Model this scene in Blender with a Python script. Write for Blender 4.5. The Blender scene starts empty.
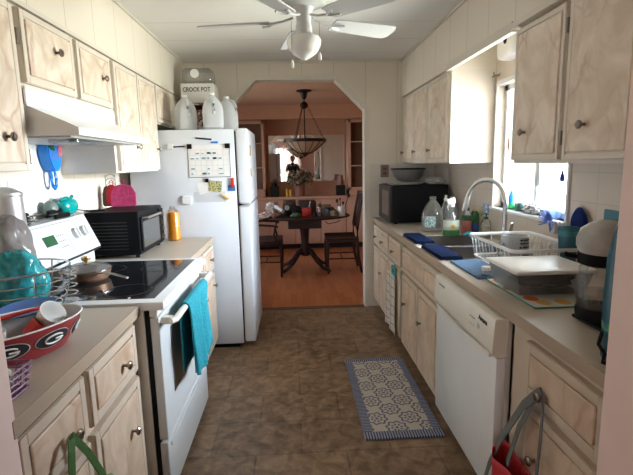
import bpy, bmesh, math, random
from mathutils import Vector, Matrix, noise
PI = math.pi
random.seed(7)
sc = bpy.context.scene
COL = sc.collection

# ---------------------------------------------------------------- materials
def new_mat(name):
    m = bpy.data.materials.new(name); m.use_nodes = True
    nt = m.node_tree; b = nt.nodes['Principled BSDF']
    return m, nt, b

def plain(name, c, rough=.5, metal=0., var=.06, scale=9., bump=0., spec=.5, coat=0.):
    m, nt, b = new_mat(name)
    tc = nt.nodes.new('ShaderNodeTexCoord'); n = nt.nodes.new('ShaderNodeTexNoise')
    n.inputs['Scale'].default_value = scale; n.inputs['Detail'].default_value = 3
    nt.links.new(tc.outputs['Object'], n.inputs['Vector'])
    r = nt.nodes.new('ShaderNodeValToRGB')
    r.color_ramp.elements[0].position = .3; r.color_ramp.elements[1].position = .7
    r.color_ramp.elements[0].color = tuple(max(0, x*(1-var)) for x in c)+(1,)
    r.color_ramp.elements[1].color = tuple(min(1, x*(1+var)) for x in c)+(1,)
    nt.links.new(n.outputs['Fac'], r.inputs['Fac']); nt.links.new(r.outputs['Color'], b.inputs['Base Color'])
    b.inputs['Roughness'].default_value = rough; b.inputs['Metallic'].default_value = metal
    b.inputs['Specular IOR Level'].default_value = spec; b.inputs['Coat Weight'].default_value = coat
    if bump:
        bp = nt.nodes.new('ShaderNodeBump'); bp.inputs['Strength'].default_value = bump; bp.inputs['Distance'].default_value = .01
        nt.links.new(n.outputs['Fac'], bp.inputs['Height']); nt.links.new(bp.outputs['Normal'], b.inputs['Normal'])
    return m

def clear(name, tint=(.95, .97, .98), refl=.12, rough=.03, haze=0., hazecol=(.8, .8, .8)):
    m, nt, b = new_mat(name); nt.nodes.remove(b)
    out = nt.nodes['Material Output']
    tr = nt.nodes.new('ShaderNodeBsdfTransparent'); tr.inputs[0].default_value = tint+(1,)
    gl = nt.nodes.new('ShaderNodeBsdfGlossy'); gl.inputs['Roughness'].default_value = rough
    lw = nt.nodes.new('ShaderNodeLayerWeight'); lw.inputs['Blend'].default_value = .35
    ma = nt.nodes.new('ShaderNodeMath'); ma.operation = 'MULTIPLY_ADD'
    ma.inputs[1].default_value = .55; ma.inputs[2].default_value = refl*.4
    nt.links.new(lw.outputs['Fresnel'], ma.inputs[0])
    mx = nt.nodes.new('ShaderNodeMixShader'); nt.links.new(ma.outputs[0], mx.inputs[0])
    nt.links.new(tr.outputs[0], mx.inputs[1]); nt.links.new(gl.outputs[0], mx.inputs[2])
    last = mx
    if haze:
        df = nt.nodes.new('ShaderNodeBsdfDiffuse'); df.inputs[0].default_value = hazecol+(1,)
        tl = nt.nodes.new('ShaderNodeBsdfTranslucent'); tl.inputs[0].default_value = hazecol+(1,)
        a = nt.nodes.new('ShaderNodeMixShader'); a.inputs[0].default_value = .45
        nt.links.new(df.outputs[0], a.inputs[1]); nt.links.new(tl.outputs[0], a.inputs[2])
        m2 = nt.nodes.new('ShaderNodeMixShader'); m2.inputs[0].default_value = haze
        nt.links.new(mx.outputs[0], m2.inputs[1]); nt.links.new(a.outputs[0], m2.inputs[2]); last = m2
    nt.links.new(last.outputs[0], out.inputs['Surface'])
    return m

def mathn(nt, op, a, b=None, c=None):
    n = nt.nodes.new('ShaderNodeMath'); n.operation = op
    for i, v in enumerate((a, b, c)):
        if v is None: continue
        if isinstance(v, (int, float)): n.inputs[i].default_value = v
        else: nt.links.new(v, n.inputs[i])
    return n.outputs[0]

def mixc(nt, fac, a, b):
    n = nt.nodes.new('ShaderNodeMix'); n.data_type = 'RGBA'
    for k, v in ((0, fac), (6, a), (7, b)):
        if isinstance(v, (int, float)): n.inputs[k].default_value = v
        elif isinstance(v, tuple): n.inputs[k].default_value = v+(1,)
        else: nt.links.new(v, n.inputs[k])
    return n.outputs[2]

def grooved(name, c, dark, axes, rough=.55, noise_s=3., width=.012, var=.04, offs=(0, 0, 0)):
    """panelled surface: thin grooves every given distance along an axis"""
    m, nt, b = new_mat(name)
    tc = nt.nodes.new('ShaderNodeTexCoord'); sp = nt.nodes.new('ShaderNodeSeparateXYZ')
    nt.links.new(tc.outputs['Object'], sp.inputs[0])
    tot = None
    for ax, step in axes:
        v = mathn(nt, 'ADD', sp.outputs['XYZ'.index(ax)], 50.+offs['XYZ'.index(ax)])
        f = mathn(nt, 'FRACT', mathn(nt, 'DIVIDE', v, step))
        g = mathn(nt, 'LESS_THAN', f, width/step)
        tot = g if tot is None else mathn(nt, 'MAXIMUM', tot, g)
    n = nt.nodes.new('ShaderNodeTexNoise'); n.inputs['Scale'].default_value = noise_s; n.inputs['Detail'].default_value = 4
    nt.links.new(tc.outputs['Object'], n.inputs['Vector'])
    base = mixc(nt, n.outputs['Fac'], tuple(x*(1-var) for x in c), tuple(min(1, x*(1+var)) for x in c))
    nt.links.new(mixc(nt, tot, base, dark), b.inputs['Base Color'])
    bp = nt.nodes.new('ShaderNodeBump'); bp.inputs['Strength'].default_value = .4; bp.inputs['Distance'].default_value = .003
    nt.links.new(mathn(nt, 'SUBTRACT', 1., tot), bp.inputs['Height']); nt.links.new(bp.outputs['Normal'], b.inputs['Normal'])
    b.inputs['Roughness'].default_value = rough
    return m

def marble(name, c, vein_c, amount=.5):
    """light veneer with soft clouding and thin crossing veins"""
    m, nt, b = new_mat(name)
    tc = nt.nodes.new('ShaderNodeTexCoord'); mp = nt.nodes.new('ShaderNodeMapping')
    mp.inputs['Scale'].default_value = (1, 1, .75); nt.links.new(tc.outputs['Object'], mp.inputs[0])
    n = nt.nodes.new('ShaderNodeTexNoise'); n.inputs['Scale'].default_value = 6.5; n.inputs['Detail'].default_value = 3; n.inputs['Distortion'].default_value = 1.6
    nt.links.new(mp.outputs[0], n.inputs['Vector'])
    cr = nt.nodes.new('ShaderNodeValToRGB'); cr.color_ramp.elements[0].position = .36; cr.color_ramp.elements[1].position = .66
    cr.color_ramp.elements[0].color = (c[0]*.86, c[1]*.80, c[2]*.73, 1); cr.color_ramp.elements[1].color = tuple(min(1, q*1.08) for q in c)+(1,)
    nt.links.new(n.outputs['Fac'], cr.inputs[0]); base = cr.outputs[0]
    def vein(scale, lo, off, mask_scale):
        m2 = nt.nodes.new('ShaderNodeMapping'); m2.inputs['Location'].default_value = off; m2.inputs['Rotation'].default_value = (.5, .2, .3)
        nt.links.new(tc.outputs['Object'], m2.inputs[0])
        w1 = nt.nodes.new('ShaderNodeTexNoise'); w1.inputs['Scale'].default_value = 7.; w1.inputs['Detail'].default_value = 3; nt.links.new(m2.outputs[0], w1.inputs['Vector'])
        ds = nt.nodes.new('ShaderNodeVectorMath'); ds.operation = 'MULTIPLY_ADD'; nt.links.new(w1.outputs['Color'], ds.inputs[0]); ds.inputs[1].default_value = (.10, .10, .10); nt.links.new(m2.outputs[0], ds.inputs[2])
        v = nt.nodes.new('ShaderNodeTexVoronoi'); v.feature = 'DISTANCE_TO_EDGE'; v.inputs['Scale'].default_value = scale; nt.links.new(ds.outputs[0], v.inputs['Vector'])
        d = mathn(nt, 'MAXIMUM', mathn(nt, 'SUBTRACT', 1., mathn(nt, 'DIVIDE', v.outputs['Distance'], lo)), 0.)
        k = nt.nodes.new('ShaderNodeTexNoise'); k.inputs['Scale'].default_value = mask_scale; nt.links.new(m2.outputs[0], k.inputs['Vector'])
        kk = mathn(nt, 'MINIMUM', mathn(nt, 'MAXIMUM', mathn(nt, 'MULTIPLY_ADD', k.outputs['Fac'], 7., -3.2), 0.), 1.)
        return mathn(nt, 'MULTIPLY', d, kk)
    f = mathn(nt, 'MAXIMUM', vein(2.6, .035, (3, 1, 2), 5.), mathn(nt, 'MULTIPLY', vein(4.4, .045, (7, 4, 9), 4.), .55))
    nt.links.new(mixc(nt, mathn(nt, 'MULTIPLY', f, amount*1.5), base, vein_c), b.inputs['Base Color'])
    b.inputs['Roughness'].default_value = .42
    return m

def vinyl_floor():
    m, nt, b = new_mat('vinyl_floor')
    tc = nt.nodes.new('ShaderNodeTexCoord')
    br = nt.nodes.new('ShaderNodeTexBrick'); br.inputs['Scale'].default_value = 1.
    br.inputs['Brick Width'].default_value = .46; br.inputs['Row Height'].default_value = .30
    br.inputs['Mortar Size'].default_value = .005; br.offset = .5
    br.inputs['Color1'].default_value = (.15, .085, .046, 1); br.inputs['Color2'].default_value = (.30, .185, .105, 1)
    br.inputs['Mortar'].default_value = (.075, .045, .026, 1); br.inputs['Bias'].default_value = -.1
    nt.links.new(tc.outputs['Object'], br.inputs['Vector'])
    n = nt.nodes.new('ShaderNodeTexNoise'); n.inputs['Scale'].default_value = 13; n.inputs['Detail'].default_value = 9; n.inputs['Roughness'].default_value = .62; n.inputs['Distortion'].default_value = .5
    nt.links.new(tc.outputs['Object'], n.inputs['Vector'])
    r = nt.nodes.new('ShaderNodeValToRGB'); r.color_ramp.elements[0].position = .38; r.color_ramp.elements[1].position = .66
    r.color_ramp.elements[0].color = (.10, .055, .030, 1); r.color_ramp.elements[1].color = (.52, .37, .235, 1)
    nt.links.new(n.outputs['Fac'], r.inputs[0])
    nt.links.new(mixc(nt, .42, br.outputs['Color'], r.outputs['Color']), b.inputs['Base Color'])
    rr = mathn(nt, 'MULTIPLY_ADD', n.outputs['Fac'], .25, .3)
    nt.links.new(rr, b.inputs['Roughness'])
    bp = nt.nodes.new('ShaderNodeBump'); bp.inputs['Strength'].default_value = .25; bp.inputs['Distance'].default_value = .004
    nt.links.new(n.outputs['Fac'], bp.inputs['Height']); nt.links.new(bp.outputs['Normal'], b.inputs['Normal'])
    return m

def plank_floor():
    m, nt, b = new_mat('laminate_planks')
    tc = nt.nodes.new('ShaderNodeTexCoord'); mp = nt.nodes.new('ShaderNodeMapping'); mp.inputs['Rotation'].default_value = (0, 0, PI/2)
    nt.links.new(tc.outputs['Object'], mp.inputs[0])
    br = nt.nodes.new('ShaderNodeTexBrick'); br.inputs['Scale'].default_value = 1.
    br.inputs['Brick Width'].default_value = .38; br.inputs['Row Height'].default_value = .065
    br.inputs['Mortar Size'].default_value = .0012
    br.inputs['Color1'].default_value = (.40, .125, .045, 1); br.inputs['Color2'].default_value = (.56, .20, .075, 1)
    br.inputs['Mortar'].default_value = (.20, .075, .035, 1)
    nt.links.new(mp.outputs[0], br.inputs['Vector'])
    n = nt.nodes.new('ShaderNodeTexNoise'); n.inputs['Scale'].default_value = 6; n.inputs['Detail'].default_value = 5
    mp2 = nt.nodes.new('ShaderNodeMapping'); mp2.inputs['Scale'].default_value = (8, 1, 1); nt.links.new(tc.outputs['Object'], mp2.inputs[0])
    nt.links.new(mp2.outputs[0], n.inputs['Vector'])
    nt.links.new(mixc(nt, mathn(nt, 'MULTIPLY', n.outputs['Fac'], .35), br.outputs['Color'], (.30, .10, .04)), b.inputs['Base Color'])
    b.inputs['Roughness'].default_value = .32
    return m

def speckle(name, c, c2, scale=220., rough=.45):
    m, nt, b = new_mat(name)
    tc = nt.nodes.new('ShaderNodeTexCoord'); n = nt.nodes.new('ShaderNodeTexNoise'); n.inputs['Scale'].default_value = scale; n.inputs['Detail'].default_value = 2
    nt.links.new(tc.outputs['Object'], n.inputs['Vector'])
    n2 = nt.nodes.new('ShaderNodeTexNoise'); n2.inputs['Scale'].default_value = 3.; nt.links.new(tc.outputs['Object'], n2.inputs['Vector'])
    a = mixc(nt, n.outputs['Fac'], c, c2)
    nt.links.new(mixc(nt, mathn(nt, 'MULTIPLY', n2.outputs['Fac'], .25), a, tuple(x*.75 for x in c)), b.inputs['Base Color'])
    b.inputs['Roughness'].default_value = rough
    return m

def rug_mat():
    """cream mat with slate-blue round medallions, dark blue ticking border"""
    m, nt, b = new_mat('rug_weave')
    tc = nt.nodes.new('ShaderNodeTexCoord'); sp = nt.nodes.new('ShaderNodeSeparateXYZ'); nt.links.new(tc.outputs['Object'], sp.inputs[0])
    X, Y = sp.outputs[0], sp.outputs[1]
    c = .19
    def cell(ox, oy):
        fx = mathn(nt, 'SUBTRACT', mathn(nt, 'FRACT', mathn(nt, 'DIVIDE', mathn(nt, 'ADD', X, 10+ox), c)), .5)
        fy = mathn(nt, 'SUBTRACT', mathn(nt, 'FRACT', mathn(nt, 'DIVIDE', mathn(nt, 'ADD', Y, 10+oy), c)), .5)
        d = mathn(nt, 'SQRT', mathn(nt, 'ADD', mathn(nt, 'MULTIPLY', fx, fx), mathn(nt, 'MULTIPLY', fy, fy)))
        an = mathn(nt, 'ARCTAN2', fy, fx)
        return d, an
    d, an = cell(.0, .0)
    def medal(d, an):
        pet = mathn(nt, 'MULTIPLY', mathn(nt, 'SINE', mathn(nt, 'MULTIPLY', an, 8.)), .030)
        dp = mathn(nt, 'ADD', d, pet)
        def band(lo, hi, q): return mathn(nt, 'MULTIPLY', mathn(nt, 'GREATER_THAN', q, lo), mathn(nt, 'LESS_THAN', q, hi))
        r1 = band(.25, .31, dp); r2 = mathn(nt, 'MULTIPLY', band(.10, .18, d), mathn(nt, 'GREATER_THAN', mathn(nt, 'SINE', mathn(nt, 'MULTIPLY', an, 8.)), -.1)); r3 = mathn(nt, 'LESS_THAN', d, .05)
        return mathn(nt, 'MAXIMUM', mathn(nt, 'MAXIMUM', r1, r2), r3)
    pat = mathn(nt, 'MAXIMUM', medal(d, an), medal(*cell(c/2, c/2)))
    field = mixc(nt, pat, (.50, .46, .40), (.13, .11, .18))
    bx = mathn(nt, 'GREATER_THAN', mathn(nt, 'ABSOLUTE', X), .165); by = mathn(nt, 'GREATER_THAN', mathn(nt, 'ABSOLUTE', Y), .435)
    bord = mathn(nt, 'MAXIMUM', bx, by)
    sx = mathn(nt, 'GREATER_THAN', mathn(nt, 'SINE', mathn(nt, 'MULTIPLY', X, 420.)), 0.); sy = mathn(nt, 'GREATER_THAN', mathn(nt, 'SINE', mathn(nt, 'MULTIPLY', Y, 420.)), 0.)
    st = mathn(nt, 'ADD', mathn(nt, 'MULTIPLY', sx, by), mathn(nt, 'MULTIPLY', sy, mathn(nt, 'SUBTRACT', 1., by)))
    bc = mixc(nt, st, (.30, .31, .38), (.045, .06, .13))
    nt.links.new(mixc(nt, bord, field, bc), b.inputs['Base Color']); b.inputs['Roughness'].default_value = .9
    return m

def checks(name, c, line, step=.05, w=.006):
    m, nt, b = new_mat(name)
    tc = nt.nodes.new('ShaderNodeTexCoord'); sp = nt.nodes.new('ShaderNodeSeparateXYZ'); nt.links.new(tc.outputs['Object'], sp.inputs[0])
    t = None
    for i in (1, 2):
        g = mathn(nt, 'LESS_THAN', mathn(nt, 'FRACT', mathn(nt, 'DIVIDE', mathn(nt, 'ADD', sp.outputs[i], 20.), step)), w/step)
        t = g if t is None else mathn(nt, 'MAXIMUM', t, g)
    nt.links.new(mixc(nt, t, c, line), b.inputs['Base Color']); b.inputs['Roughness'].default_value = .9
    return m

def splotch(name, cols, scale=12., rough=.6):
    """irregular coloured print"""
    m, nt, b = new_mat(name)
    tc = nt.nodes.new('ShaderNodeTexCoord'); n = nt.nodes.new('ShaderNodeTexNoise'); n.inputs['Scale'].default_value = scale; n.inputs['Detail'].default_value = 2
    nt.links.new(tc.outputs['Object'], n.inputs['Vector'])
    r = nt.nodes.new('ShaderNodeValToRGB'); r.color_ramp.interpolation = 'CONSTANT'
    k = len(cols)
    while len(r.color_ramp.elements) < k: r.color_ramp.elements.new(.5)
    for i, c in enumerate(cols):
        r.color_ramp.elements[i].position = 0 if i == 0 else .32+.36*i/k
        r.color_ramp.elements[i].color = c+(1,)
    nt.links.new(n.outputs['Fac'], r.inputs[0]); nt.links.new(r.outputs[0], b.inputs['Base Color']); b.inputs['Roughness'].default_value = rough
    return m

M = dict(
    cream=plain('cream_paint', (.72, .66, .58), .42, var=.03),
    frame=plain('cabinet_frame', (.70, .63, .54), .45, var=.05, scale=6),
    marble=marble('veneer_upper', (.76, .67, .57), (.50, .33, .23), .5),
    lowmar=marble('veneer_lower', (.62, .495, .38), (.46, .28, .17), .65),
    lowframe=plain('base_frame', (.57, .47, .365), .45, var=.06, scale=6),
    panel=grooved('wall_panelling', (.74, .68, .575), (.50, .45, .36), (('Y', .30),), width=.005),
    panelx=grooved('wall_panelling_far', (.70, .635, .53), (.52, .47, .38), (('X', .30),), width=.006),
    tileb=grooved('tileboard', (.63, .555, .475), (.52, .47, .40), (('Y', .20), ('Z', .14)), width=.005, rough=.35),
    tilex=grooved('tileboard_far', (.62, .565, .49), (.55, .50, .42), (('X', .15), ('Z', .14)), width=.005, rough=.35),
    ceil=grooved('ceiling_panel', (.74, .73, .69), (.55, .53, .49), (('Y', .44),), width=.008, rough=.8),
    trim=plain('trim_paint', (.66, .61, .53), .4, var=.02),
    white=plain('white_enamel', (.78, .80, .80), .25, var=.015), rangew=plain('range_enamel', (.60, .62, .615), .3, var=.015),
    warmwhite=plain('almond_enamel', (.74, .71, .63), .3, var=.02),
    fridge=plain('fridge_white', (.66, .70, .745), .32, var=.015),
    plastic=plain('white_plastic', (.80, .80, .78), .4, var=.02),
    black=plain('black_plastic', (.006, .006, .007), .5, var=.1, spec=.12),
    blackglass=plain('black_ceramic_glass', (.012, .013, .016), .07, var=.2, scale=60),
    gap=plain('dark_gap', (.008, .007, .006), .8),
    steel=plain('steel', (.55, .55, .55), .22, 1., var=.04),
    brushed=plain('brushed_steel', (.55, .53, .51), .42, .75, var=.08, scale=30),
    nickel=plain('nickel', (.27, .235, .20), .28, 1., var=.05),
    gold=plain('brass', (.62, .42, .20), .3, 1.),
    copper=plain('copper_tone', (.50, .30, .20), .35, .8),
    counter=speckle('laminate_top', (.45, .385, .305), (.57, .50, .41)),
    cedge=speckle('laminate_edge', (.36, .275, .195), (.45, .35, .255), 300, .5),
    vinyl=vinyl_floor(), planks=plank_floor(), rug=rug_mat(),
    pink=plain('pink_wall', (.70, .50, .43), .7, var=.02), pinktrim=plain('pink_casing', (.84, .66, .60), .5, var=.02),
    dwall=plain('dining_wall', (.64, .38, .26), .7, var=.03), dceil=plain('dining_ceiling', (.66, .43, .31), .8, var=.03),
    dtrim=plain('pink_lit_trim', (.68, .42, .30), .5, var=.03),  # white hutch doors; the room's pink light is put into the colour
    mahog=plain('dark_mahogany', (.035, .011, .008), .5, var=.25, scale=14),
    seatc=plain('seat_cloth', (.085, .05, .04), .9, spec=.1), bronze=plain('dark_bronze', (.025, .017, .014), .45, .6),
    mirror=plain('mirror_silver', (.85, .85, .85), .02, 1., var=0),
    winglass=clear('window_glass', (.97, .98, 1.), .1), glass=clear('clear_glass', (.97, .98, .98), .10),
    plasticclear=clear('clear_plastic', (.90, .92, .93), .25, .12, .10, (.75, .8, .82)),
    milk=clear('milky_plastic', (.75, .78, .80), .12, .3, .72, (.88, .90, .92)),
    frost=clear('frosted_bin', (.86, .86, .86), .05, .3, .25, (.55, .55, .56)),
    bagshell=clear('clamshell', (.85, .85, .85), .3, .15, .25, (.6, .6, .58)), bagclear=clear('film_plastic', (.72, .70, .68), .30, .2, .55, (.40, .36, .35)),
    teal=plain('teal_plastic', (.0, .30, .28), .22), tealc=plain('teal_terry', (.012, .25, .31), .95, var=.2, scale=90, bump=.8),
    tealbag=plain('teal_film', (.02, .27, .30), .2, var=.45, scale=26, bump=1.),
    navy=plain('navy_terry', (.006, .012, .040), .95, var=.25, scale=90, bump=.6, spec=.05),
    blue=plain('blue_plastic', (.01, .22, .72), .3), bluemat=plain('blue_drying_mat', (.055, .13, .24), .85, var=.15, scale=50),
    royal=plain('royal_blue', (.008, .022, .11), .8, spec=.1), paleblue=clear('pale_blue_glass', (.72, .82, .96), .3, .05, .3, (.5, .62, .85)),
    red=plain('red_plastic', (.52, .025, .018), .35), redbag=plain('red_cloth', (.50, .02, .03), .6), bowlred=plain('bowl_red', (.30, .030, .035), .3),
    pinkq=plain('pink_quilt', (.56, .05, .17), .8, var=.2, scale=40, bump=.4), purple=plain('purple_plastic', (.20, .08, .17), .4),
    green=plain('green_liquid', (.02, .30, .03), .25), dgreen=plain('dark_green', (.01, .08, .025), .35),
    greenst=plain('green_webbing', (.045, .115, .018), .8, var=.15, scale=80), greyst=plain('grey_webbing', (.13, .13, .125), .8, var=.15, scale=80),
    orange=plain('orange_juice', (.85, .33, .015), .3), orangep=plain('orange_plastic', (.75, .22, .05), .4),
    redliq=plain('red_liquid', (.50, .06, .03), .25), yellow=plain('yellow_wax', (.72, .44, .06), .5), pale=plain('pale_yellow_soap', (.62, .60, .35), .35),
    paper=plain('paper', (.78, .78, .76), .8, var=.03), ink=plain('black_ink', (.015, .015, .02), .6),
    card=plain('box_card', (.66, .66, .63), .6), cardphoto=splotch('box_photo', [(.25, .04, .03), (.35, .18, .12), (.10, .04, .03), (.5, .42, .38)], 18),
    labelp=splotch('label_print', [(.75, .8, .8), (.05, .35, .42), (.75, .8, .78), (.08, .25, .3)], 60),
    flora=splotch('flower_print', [(.03, .05, .02), (.35, .35, .06), (.55, .5, .3), (.05, .08, .03)], 60),
    fruit=plain('fruit_print', (.62, .66, .60), .15),
    cardgreen=plain('glass_green_edge', (.03, .22, .17), .15),
    scrib=splotch('calendar_ink', [(.72, .74, .76), (.72, .74, .76), (.35, .5, .58)], 70),
    terracotta=plain('terracotta', (.30, .14, .10), .5), leaf=splotch('dried_flowers', [(.05, .07, .03), (.16, .15, .07), (.30, .24, .16), (.42, .36, .30), (.09, .09, .04)], 30),
    brown=plain('brown_weave', (.14, .07, .04), .7), grey=plain('grey_plastic', (.30, .29, .28), .45), lightgrey=plain('light_grey_plastic', (.50, .49, .47), .45),
    copan=plain('grey_dome', (.44, .43, .41), .4, var=.3, scale=9), coffee=clear('coffee', (.20, .10, .06), .1),
    tglass=clear('deep_glass', (.82, .76, .70), .2), cabglass=clear('cabinet_glass', (.82, .76, .72), .15),
    shade=clear('stained_glass_cream', (.35, .28, .22), .05, .2, .85, (.75, .62, .48)),
    sinkst=plain('sink_steel', (.36, .345, .325), .36, .85, var=.05), ovenwin=plain('oven_window_grey', (.26, .26, .235), .3), globe=plain('opal_glass', (.74, .74, .70), .2, var=0), fanw=plain('fan_white', (.52, .53, .525), .4, var=.02),
    towelchk=checks('check_towel', (.66, .60, .52), (.20, .17, .14), .075, .007), curtain=clear('sheer_curtain', (.45, .36, .32), .0, .5, .8, (.62, .45, .38)),
    bluewrap=clear('blue_wrap', (.25, .40, .50), .3, .15, .55, (.08, .28, .38)),
    bigpack=splotch('produce_mix', [(.03, .08, .03), (.08, .30, .12), (.02, .05, .03), (.30, .20, .22)], 14),
    skin=plain('skin', (.45, .27, .2), .6), cloth=plain('dark_shirt', (.03, .035, .05), .9), hair=plain('dark_hair', (.02, .015, .012), .6),
)

# ---------------------------------------------------------------- mesh builder
ORG = {}
class MB:
    def __init__(s): s.bm = bmesh.new()
    def _mark(s, faces, m):
        for f in faces: f.material_index = m
    def box(s, x0, x1, y0, y1, z0, z1, m=0, bev=0., seg=2):
        vs = [s.bm.verts.new(p) for p in ((x0,y0,z0),(x1,y0,z0),(x1,y1,z0),(x0,y1,z0),(x0,y0,z1),(x1,y0,z1),(x1,y1,z1),(x0,y1,z1))]
        fs = [s.bm.faces.new([vs[i] for i in q]) for q in ((0,3,2,1),(4,5,6,7),(0,1,5,4),(1,2,6,5),(2,3,7,6),(3,0,4,7))]
        s._mark(fs, m)
        if bev:
            es = list({e for f in fs for e in f.edges})
            r = bmesh.ops.bevel(s.bm, geom=es, offset=bev, segments=seg, affect='EDGES', profile=.5)
            s._mark([f for f in r['faces']], m)
        return s
    def hexa(s, pts, m=0):
        vs = [s.bm.verts.new(p) for p in pts]
        s._mark([s.bm.faces.new([vs[i] for i in q]) for q in ((0,3,2,1),(4,5,6,7),(0,1,5,4),(1,2,6,5),(2,3,7,6),(3,0,4,7))], m); return s
    def prism(s, poly, ax, a, b, m=0, bev=0.):
        """poly = 2D outline in the two other axes (cyclic order), extruded from a to b along ax"""
        def P(q, t):
            return {'X': (t, q[0], q[1]), 'Y': (q[0], t, q[1]), 'Z': (q[0], q[1], t)}[ax]
        A = [s.bm.verts.new(P(q, a)) for q in poly]; B = [s.bm.verts.new(P(q, b)) for q in poly]
        n = len(poly); fs = [s.bm.faces.new(A[::-1]), s.bm.faces.new(B)]
        for i in range(n): fs.append(s.bm.faces.new((A[i], A[(i+1) % n], B[(i+1) % n], B[i])))
        s._mark(fs, m)
        if bev:
            es = list({e for f in fs[:2] for e in f.edges})
            r = bmesh.ops.bevel(s.bm, geom=es, offset=bev, segments=2, affect='EDGES'); s._mark(r['faces'], m)
        return s
    def lathe(s, c, prof, seg=28, m=0, ax='Z', sx=1., sy=1., cap=True):
        rings = []
        for r, h in prof:
            ring = []
            for i in range(seg):
                a = 2*PI*i/seg; u, v = r*math.cos(a)*sx, r*math.sin(a)*sy
                p = {'Z': (u, v, h), 'X': (h, u, v), 'Y': (u, h, v)}[ax]
                ring.append(s.bm.verts.new((c[0]+p[0], c[1]+p[1], c[2]+p[2])))
            rings.append(ring)
        fs = []
        for A, B in zip(rings, rings[1:]):
            for i in range(seg): fs.append(s.bm.faces.new((A[i], A[(i+1) % seg], B[(i+1) % seg], B[i])))
        if cap:
            if prof[0][0] > 1e-4: fs.append(s.bm.faces.new(rings[0][::-1]))
            if prof[-1][0] > 1e-4: fs.append(s.bm.faces.new(rings[-1]))
        s._mark(fs, m); return s
    def tube(s, pts, r, seg=8, m=0, closed=False, flat=1.):
        pts = [Vector(p) for p in pts]; n = len(pts); rings = []
        up = Vector((0, 0, 1))
        for i, p in enumerate(pts):
            a = pts[(i-1) % n] if (closed or i > 0) else p; b = pts[(i+1) % n] if (closed or i < n-1) else p
            t = (b-a).normalized()
            u = t.cross(up)
            if u.length < .05: u = t.cross(Vector((1, 0, 0)))
            u.normalize(); v = t.cross(u)
            rr = r[i] if isinstance(r, (list, tuple)) else r
            rings.append([s.bm.verts.new(p+u*math.cos(2*PI*k/seg)*rr+v*math.sin(2*PI*k/seg)*rr*flat) for k in range(seg)])
        fs = []
        rg = list(zip(rings, rings[1:]))+([(rings[-1], rings[0])] if closed else [])
        for A, B in rg:
            for k in range(seg): fs.append(s.bm.faces.new((A[k], A[(k+1) % seg], B[(k+1) % seg], B[k])))
        if not closed: fs += [s.bm.faces.new(rings[0][::-1]), s.bm.faces.new(rings[-1])]
        s._mark(fs, m); return s
    def cyl(s, p0, p1, r, m=0, seg=16, r2=None):
        return s.tube([p0, p1], [r, r if r2 is None else r2], seg, m)
    def ball(s, c, r, m=0, sub=3, nz=0., ns=4., seed=0):
        if isinstance(r, (int, float)): r = (r, r, r)
        g = bmesh.ops.create_icosphere(s.bm, subdivisions=sub, radius=1.)
        fs = set()
        for v in g['verts']:
            k = 1+nz*noise.noise(v.co*ns*.5+Vector((seed, seed*2.3, 0)))+nz*.4*noise.noise(v.co*ns*1.7+Vector((seed, 5, 0)))
            v.co = Vector((c[0]+v.co.x*r[0]*k, c[1]+v.co.y*r[1]*k, c[2]+v.co.z*r[2]*k)); fs.update(v.link_faces)
        s._mark(fs, m); return s
    def sheet(s, fn, nu, nv, m=0):
        g = [[s.bm.verts.new(fn(i/nu, j/nv)) for j in range(nv+1)] for i in range(nu+1)]
        s._mark([s.bm.faces.new((g[i][j], g[i+1][j], g[i+1][j+1], g[i][j+1])) for i in range(nu) for j in range(nv)], m); return s
    def build(s, name, mats, parent=None, smooth=False, solid=0., angle=35):
        bmesh.ops.recalc_face_normals(s.bm, faces=s.bm.faces)
        if not isinstance(mats, (list, tuple)): mats = [mats]
        org = ORG[parent] if parent is not None else Vector((0, 0, 0))
        if parent is None:      # a free-standing mesh: origin at its base
            lo = Vector([min(v.co[i] for v in s.bm.verts) for i in range(3)]); hi = Vector([max(v.co[i] for v in s.bm.verts) for i in range(3)])
            org = Vector(((lo.x+hi.x)/2, (lo.y+hi.y)/2, lo.z)) if name not in STRUCT else Vector((0, 0, 0))
        for v in s.bm.verts: v.co -= org
        me = bpy.data.meshes.new(name); s.bm.to_mesh(me); s.bm.free()
        for q in mats: me.materials.append(M[q] if isinstance(q, str) else q)
        if smooth:
            for p in me.polygons: p.use_smooth = True
            try: me.set_sharp_from_angle(angle=math.radians(angle))
            except Exception: pass
        o = bpy.data.objects.new(name, me); COL.objects.link(o)
        if parent is None: o.location = org
        else: o.parent = parent
        ORG[o] = org
        if solid:
            md = o.modifiers.new('thick', 'SOLIDIFY'); md.thickness = solid; md.offset = 0
        return o
STRUCT = {'floor', 'ceiling', 'wall_left', 'wall_right', 'wall_far', 'wall_near', 'wall_dining'}

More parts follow.
